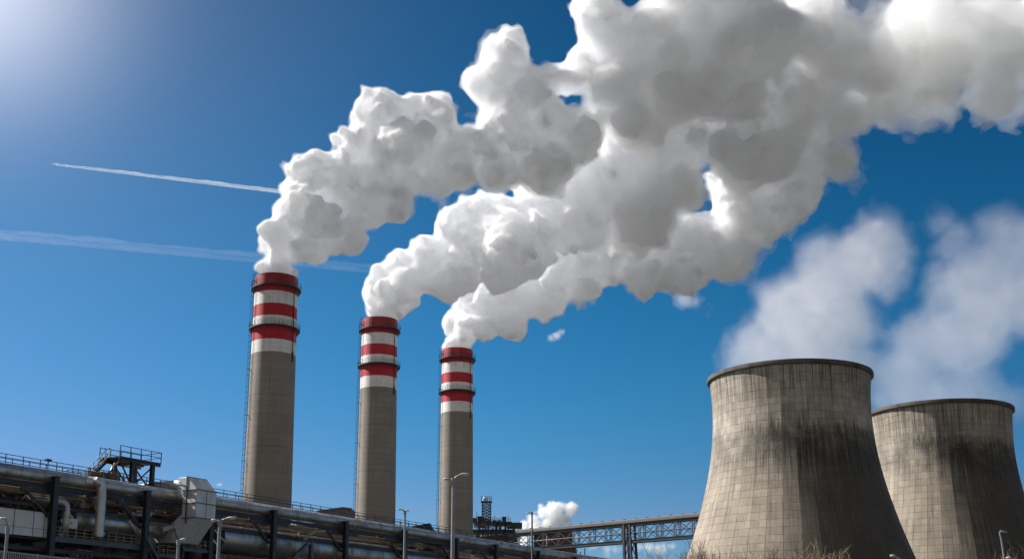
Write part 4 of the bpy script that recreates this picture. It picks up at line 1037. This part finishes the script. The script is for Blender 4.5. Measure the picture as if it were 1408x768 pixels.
P1 = [(384,366,26),(520,250,38),(705,86,44),(381,376,24),(428,345,32),(450,322,34),(480,318,28),(545,275,36),(600,252,32),(680,228,42),(640,245,30),(750,225,40),(800,190,45),(870,165,50),(390,340,33),(415,345,30),(405,300,38),(440,312,40),(425,258,43),(432,237,30),(470,248,44),(500,288,38),(522,160,46),(490,200,34),(560,205,60),(590,165,44),(620,220,44),(560,248,34),(640,205,48),(690,97,48),(665,120,34),(720,130,52),(700,175,56),(760,170,55),(755,110,36),(800,100,45),(840,40,58),(820,15,38),(850,120,60),(900,60,75),(960,20,85),(1040,50,85),(920,120,60),(990,110,70),(1120,30,85),(1190,70,85),(1270,40,95),(1360,50,100),(1450,40,100)]
P2 = [(528,425,24),(523,433,20),(534,418,27),(830,265,46),(880,235,52),(1040,175,68),(950,165,58),(720,300,40),(780,215,40),(820,175,36),(940,190,45),(700,300,34),(531,402,29),(548,374,31),(560,395,34),(590,362,40),(605,392,28),(632,382,26),(620,312,32),(650,345,50),(665,300,38),(692,287,28),(700,330,50),(690,368,34),(742,250,42),(765,222,34),(780,290,60),(740,325,50),(800,232,48),(850,250,58),(835,190,38),(870,200,55),(900,150,55),(915,255,45),(880,300,50),(1000,140,60),(1060,140,75),(1010,215,42),(1060,210,60),(1130,110,75),(1210,110,70),(1290,90,80),(1390,90,80)]
P3 = [(633,470,22),(629.5,477,19),(638,460,24),(860,335,52),(1000,255,40),(905,300,48),(1150,210,36),(640,447,28),(660,420,34),(670,447,28),(690,412,40),(702,447,26),(725,402,38),(755,385,38),(745,408,28),(780,355,50),(805,395,26),(830,340,55),(880,375,38),(890,325,58),(925,375,36),(950,335,58),(955,385,26),(1000,340,46),(1020,300,50),(1050,295,42),(1060,250,52),(1085,270,34),(1100,225,48),(1130,190,50),(1165,160,48),(1110,170,60),(1220,140,50),(1290,125,48),(1370,125,50)]
def plume_fields(px, Y0, drift, vox, seed):
    r3 = np.random.default_rng(seed); B = []
    for i, (x, y, r) in enumerate(px):
        far = max(0, (x - px[0][0])) / 600.0
        Y = Y0 + drift * far + r3.uniform(-.28, .28) * r * Y0 / F * min(1, i / 4)
        p = at_y(x, y, Y); B.append((p.x, p.y, p.z, r * Y / F * (1.0 - .06 * min(1, far))))
    xa, xb = at_y(1100, 200, Y0).x, at_y(1420, 200, Y0).x
    xc, xd = at_y(px[0][0] + 60, 200, Y0).x, at_y(px[0][0] + 560, 200, Y0).x
    Bc = []
    for i, (x, y, z, r) in enumerate(B):                     # every puff is a loose cluster, never one ball
        if px[i][2] < 28 and px[i][1] > px[0][1] - 60: Bc.append((x, y, z, r)); continue
        for j in range(6):
            u = r3.normal(size=3); u /= np.linalg.norm(u); k = r3.uniform(.54, .78) if j else .84; o = 0 if not j else r * r3.uniform(.3, .52)
            Bc.append((x + u[0] * o, y + u[1] * o, z + u[2] * o, r * k))
    B = Bc
    along = lambda lo, n, u, v, m: np.clip(((lo[0] + np.arange(n) * vox) - u) / (v - u), 0, m).astype(np.float32)[:, None, None]
    D, lo, shp = blob_field(B, vox, seed, kids=(22, 8), rough=0.0, pad=7.0, ksize=(0.16, 0.40))
    rng = np.random.default_rng(seed + 7); fade = along(lo, shp[0], xa, xb, 1.3); age = along(lo, shp[0], xc, xd, 1)
    D = blur3(D, 1); N = np.zeros_like(D)
    for wl, a0, a1, kind in ((22, 0, 3.0, 0), (12, .3, 2.6, 1), (7.5, 1.3, 2.6, 0), (4.4, 1.6, 2.0, 1), (2.6, 1.2, 1.5, 0), (1.6, .85, 1.1, 0), (1.15, .5, .7, 0)):
        n = noise3(shp, vox, wl, rng)
        N += (np.float32(.36) - np.abs(n) if kind else n * np.float32(.6)) * (a0 + (a1 - a0) * age)
    D += np.where(N > 0, N * np.float32(.5), np.maximum(N, -3.2)); del N
    c2 = blur3(np.ascontiguousarray(D[::2, ::2, ::2]), 10); c3 = blur3(c2, 22); c2 = (c2 + (c3 - c2) * age[::2]); c2 = c2.repeat(2, 0).repeat(2, 1).repeat(2, 2)[:shp[0], :shp[1], :shp[2]]
    D = np.minimum(D, blur3(c2, 2) + (.75 - .25 * age)); del c2, c3            # billows run together instead of meeting in deep cracks
    patch = noise3(shp, vox, 14, rng); wisp = noise3(shp, vox, 3.4, rng) * .9 + noise3(shp, vox, 1.7, rng) * .6
    thin = D + .6 - (0.5 + age * 3.0) * np.maximum(0, patch) * 1.8 - wisp * (.35 + age * 1.9) + fade * 2
    core = D + fade * 15.0 + age * age * (1.8 + .9 * patch)
    veil = D + fade * (4.0 + 4 * patch) - age * np.clip(.2 + 1.5 * patch + .5 * wisp, -.2, 1.8)
    # lumps cut off from the thick inside stay thin vapour
    cc = core[::2, ::2, ::2]; m = cc < -.5; fl = cc < -(1.3 + 1.3 * age[::2])
    for k in range(4):                                       # what lies close to the deep parts stays
        for ax in range(3):
            b = np.moveaxis(fl, ax, 0); c = b.copy(); c[1:] |= b[:-1]; c[:-1] |= b[1:]; fl = np.moveaxis(c, 0, ax) & m
            if k == 3: break
    isl = m & ~fl
    for ax in range(3):
        b = np.moveaxis(isl, ax, 0); c = b.copy(); c[1:] |= b[:-1]; c[:-1] |= b[1:]; isl = np.moveaxis(c, 0, ax)
    isl &= ~fl
    up = isl.repeat(2, 0).repeat(2, 1).repeat(2, 2)[:core.shape[0], :core.shape[1], :core.shape[2]]
    core = np.where(up, np.maximum(core, .3), core)
    return dict(lo=lo, vox=vox, thin=thin, veil=veil, body=veil + fade * 11, core=core)
def inside(pf, P):
    i = np.clip(np.rint((P - pf['lo']) / pf['vox']).astype(int), 0, np.array(pf['core'].shape) - 1)
    return pf['core'][i[:, 0], i[:, 1], i[:, 2]]
def plume_mesh(k, fields, label, base):
    pf = fields[k]; ch = []; bs = np.array(base, np.float32)
    for key, iso, slot in (('thin', .0, 0), ('veil', .0, 1), ('body', -.2, 3), ('core', -.5, 2), ('core', -1.3, -1), ('core', -1.6, -3)):
        v, q = surface_nets(pf[key].copy(), iso, pf['lo'], pf['vox'])
        if slot == 2:                                        # where plumes have run together there is no wall left between them
            gone = np.zeros(len(v), bool)
            for j, other in enumerate(fields):
                if j != k: gone |= inside(other, v) < -1.1
            q = q[~gone[q].all(1)]
        if slot < 0: q, slot = q[:, ::-1], -slot             # inner face of the soft skin
        ch.append((v - bs, q, slot))
    o = bpy.data.objects.new('steam_plume', np_mesh('steam_plume', ch, [V_THIN, V_SOFT, V_CORE, V_BODY])); C.objects.link(o); o.location = base
    return tag(o, label, 'steam plume', 'steam plumes from the chimneys')
_spec = ((P1, CHIM[0], 14, 21, 'uppermost white steam plume, rising from the tallest looking chimney'), (P2, CHIM[1], -8, 22, 'white steam plume billowing from the middle chimney'), (P3, CHIM[2], -34, 23, 'lowest white steam plume, blown from the smallest looking chimney'))
_fields = [plume_fields(px, c.y, dr, .5, sd) for px, c, dr, sd, lab in _spec]
for k, (px, c, dr, sd, lab) in enumerate(_spec): plume_mesh(k, _fields, lab, (c.x, c.y, CH_H))
del _fields

# ------------------------------------------------------------------ soft steam over the cooling towers, small clouds, contrails
def soft_cloud(px, Y0, vox, seed, name, label, cat, levels, rough, kids=(10, 4), group=None, kind=None, wl=1.0, vcol=(1, 1, 1)):
    r3 = np.random.default_rng(seed); B = []
    for x, y, r in px:
        Y = Y0 + r3.uniform(-.35, .35) * r * Y0 / F; p = at_y(x, y, Y); B.append((p.x, p.y, p.z, r * Y / F))
    c = np.array(B)[0, :3]; S_ = wl                       # work in units where features are a few metres
    Bn = (np.array(B) - np.array([*c, 0])) / S_
    D, lo, shp = blob_field(Bn, vox, seed, kids=kids, pad=6, rough=rough)
    rng = np.random.default_rng(seed + 3); D += noise3(shp, vox, 11, rng) * np.float32(1.6 * rough)
    ch = []; mats = []
    for k, (iso, dens) in enumerate(levels):
        f = D if (D < iso).any() else None
        if f is None: continue
        v, q = surface_nets(f, iso, lo, vox); ch.append((v * np.float32(S_), q, len(mats))); mats.append(vol_mat(name + '_vapour', dens / S_, vcol, 0))
    o = bpy.data.objects.new(name, np_mesh(name, ch, mats)); C.objects.link(o); o.location = tuple(c); 
    return tag(o, label, cat, group, kind)
lv = [(3.4, 0.0029), (2.4, 0.0035), (1.3, 0.0052), (0.2, 0.0069), (-1.2, 0.0103), (-2.8, 0.0173), (-4.6, 0.0252), (-6.5, 0.0344)]
soft_cloud([(1050,490,44),(1110,480,55),(1150,492,38),(1095,430,52),(1140,400,52),(1168,362,50),(1198,335,42),(1135,352,32),(1212,372,34),(1060,465,36),(1160,440,44),(1028,508,24),(1090,505,40),(1175,510,36)], 440, .7, 31, 'tower_steam', 'soft pinkish steam rising from the large cooling tower', 'steam plume', lv, 1.9, vcol=(.93, .87, .865), group='steam from the cooling towers')
lv2 = [(3.6, 0.0015), (2.4, 0.0020), (1.2, 0.0025), (0.0, 0.0035), (-1.4, 0.0050), (-3, 0.0069), (-4.8, 0.0109), (-6.8, 0.0149)]
soft_cloud([(1255,540,48),(1320,545,48),(1232,510,30),(1280,475,50),(1335,455,60),(1370,400,58),(1305,400,36),(1335,375,44),(1310,338,26),(1400,350,50),(1415,420,50),(1378,322,30),(1440,400,60),(1290,310,18),(1225,555,34),(1360,560,36)], 507, .8, 32, 'tower_steam', 'faint grey steam drifting from the partly hidden cooling tower', 'steam plume', lv2, 2.1, vcol=(.93, .88, .88), group='steam from the cooling towers')
soft_cloud([(722,722,7),(733,712,9),(748,705,11),(760,700,12),(772,697,9),(768,693,6),(784,700,9),(781,708,7),(757,712,10),(740,722,9),(728,735,9),(722,748,9),(745,738,8),(735,760,10),(752,722,11),(766,712,11),(737,727,12),(776,712,9)], 700, .33, 33, 'steam_puff', 'small white steam cloud low behind the boiler house', 'steam plume', [(.3, .05), (-.3, .15), (-1, .3)], .55, (24, 8), wl=1.0)
soft_cloud([(818,750,7),(828,745,6),(812,754,5)], 3000, .33, 34, 'cloud', 'small pinkish cloud just under the bridge, left of its trestle', 'cloud', [(.6, .05), (-.2, .08), (-.9, .12)], .9, (18, 6), 'small low clouds', wl=6.0)
soft_cloud([(834,755,6),(845,754,5),(852,754,4)], 3100, .33, 35, 'cloud', 'faint low cloud touching the bridge trestle', 'cloud', [(.6, .03), (-.2, .05), (-.9, .06)], .9, (18, 6), 'small low clouds', wl=6.0)
soft_cloud([(880,753,5),(893,753,7),(903,755,6),(912,753,4),(925,750,3)], 3000, .33, 36, 'cloud', 'flat pinkish cloud between the bridge trestle and the bare tree', 'cloud', [(.6, .05), (-.2, .07), (-.9, .1)], .9, (18, 6), 'small low clouds', wl=6.0)
soft_cloud([(300,666,2.2),(303,665.5,1.8)], 3000, .3, 37, 'cloud', 'tiny lone white cloud left of the tallest looking chimney', 'cloud', [(.4, .04), (-.3, .08)], .6, (14, 5), 'small low clouds', wl=2.2)
soft_cloud([(765,461,6),(757,464,5),(770,456,3.5)], 330, .3, 38, 'steam_wisp', 'torn off scrap of steam right of the lowest plume', 'steam wisp', [(.7, .06), (-.2, .12)], .8, (18, 6), wl=.55)
soft_cloud([(925,395,14),(940,408,16),(955,414,10),(915,380,12)], 318, .4, 39, 'steam_wisp', 'ragged shreds of steam hanging under the lowest plume', 'steam wisp', [(1.2, .02), (0.2, .03), (-.8, .05)], 1.3, (18, 6), wl=.8)

def contrail(pts, Y, r0, r1, dens, label, lobes):
    P = [at_y(x, y, Y) for x, y in pts]; a, e = P[0], P[-1]; n = 160; rg = random.Random(int(Y)); b = MB()
    u = (e - a).normalized(); side = u.cross(Vector((0, 0, 1))).normalized(); up = side.cross(u)
    for k in range(lobes):
        path = []; rad = []
        for i in range(n + 1):
            f = i / n; r = r0 + (r1 - r0) * f ** .6; off = up * ((k - (lobes - 1) / 2) * r * 1.25)
            if f < .015: off *= .6
            wob = math.sin(f * 37 + k * 2) * .5 + math.sin(f * 91 + k) * .3 + math.sin(f * 17.3 + 3 * k) * .6; path.append(a.lerp(e, f) + off + up * .16 * wob * r - a); rad.append(max(2.0, r * (1 + .16 * wob + rg.uniform(-.07, .07)) * min(1, .25 + f * 30)))
        b.tube(path, rad, 10)
    o = b.build('contrail', vol_mat('ice_trail', dens, g=0.3), None, smooth=60); o.location = a
    return tag(o, label, 'contrail', 'contrails in the sky')
contrail([(69, 225), (410, 266)], 24000, 15, 32, .008, 'bright narrow white contrail ending left of the uppermost plume', 2)
contrail([(-40, 318), (530, 371)], 26000, 95, 70, .0004, 'broad faded contrail crossing low behind the uppermost plume', 2)
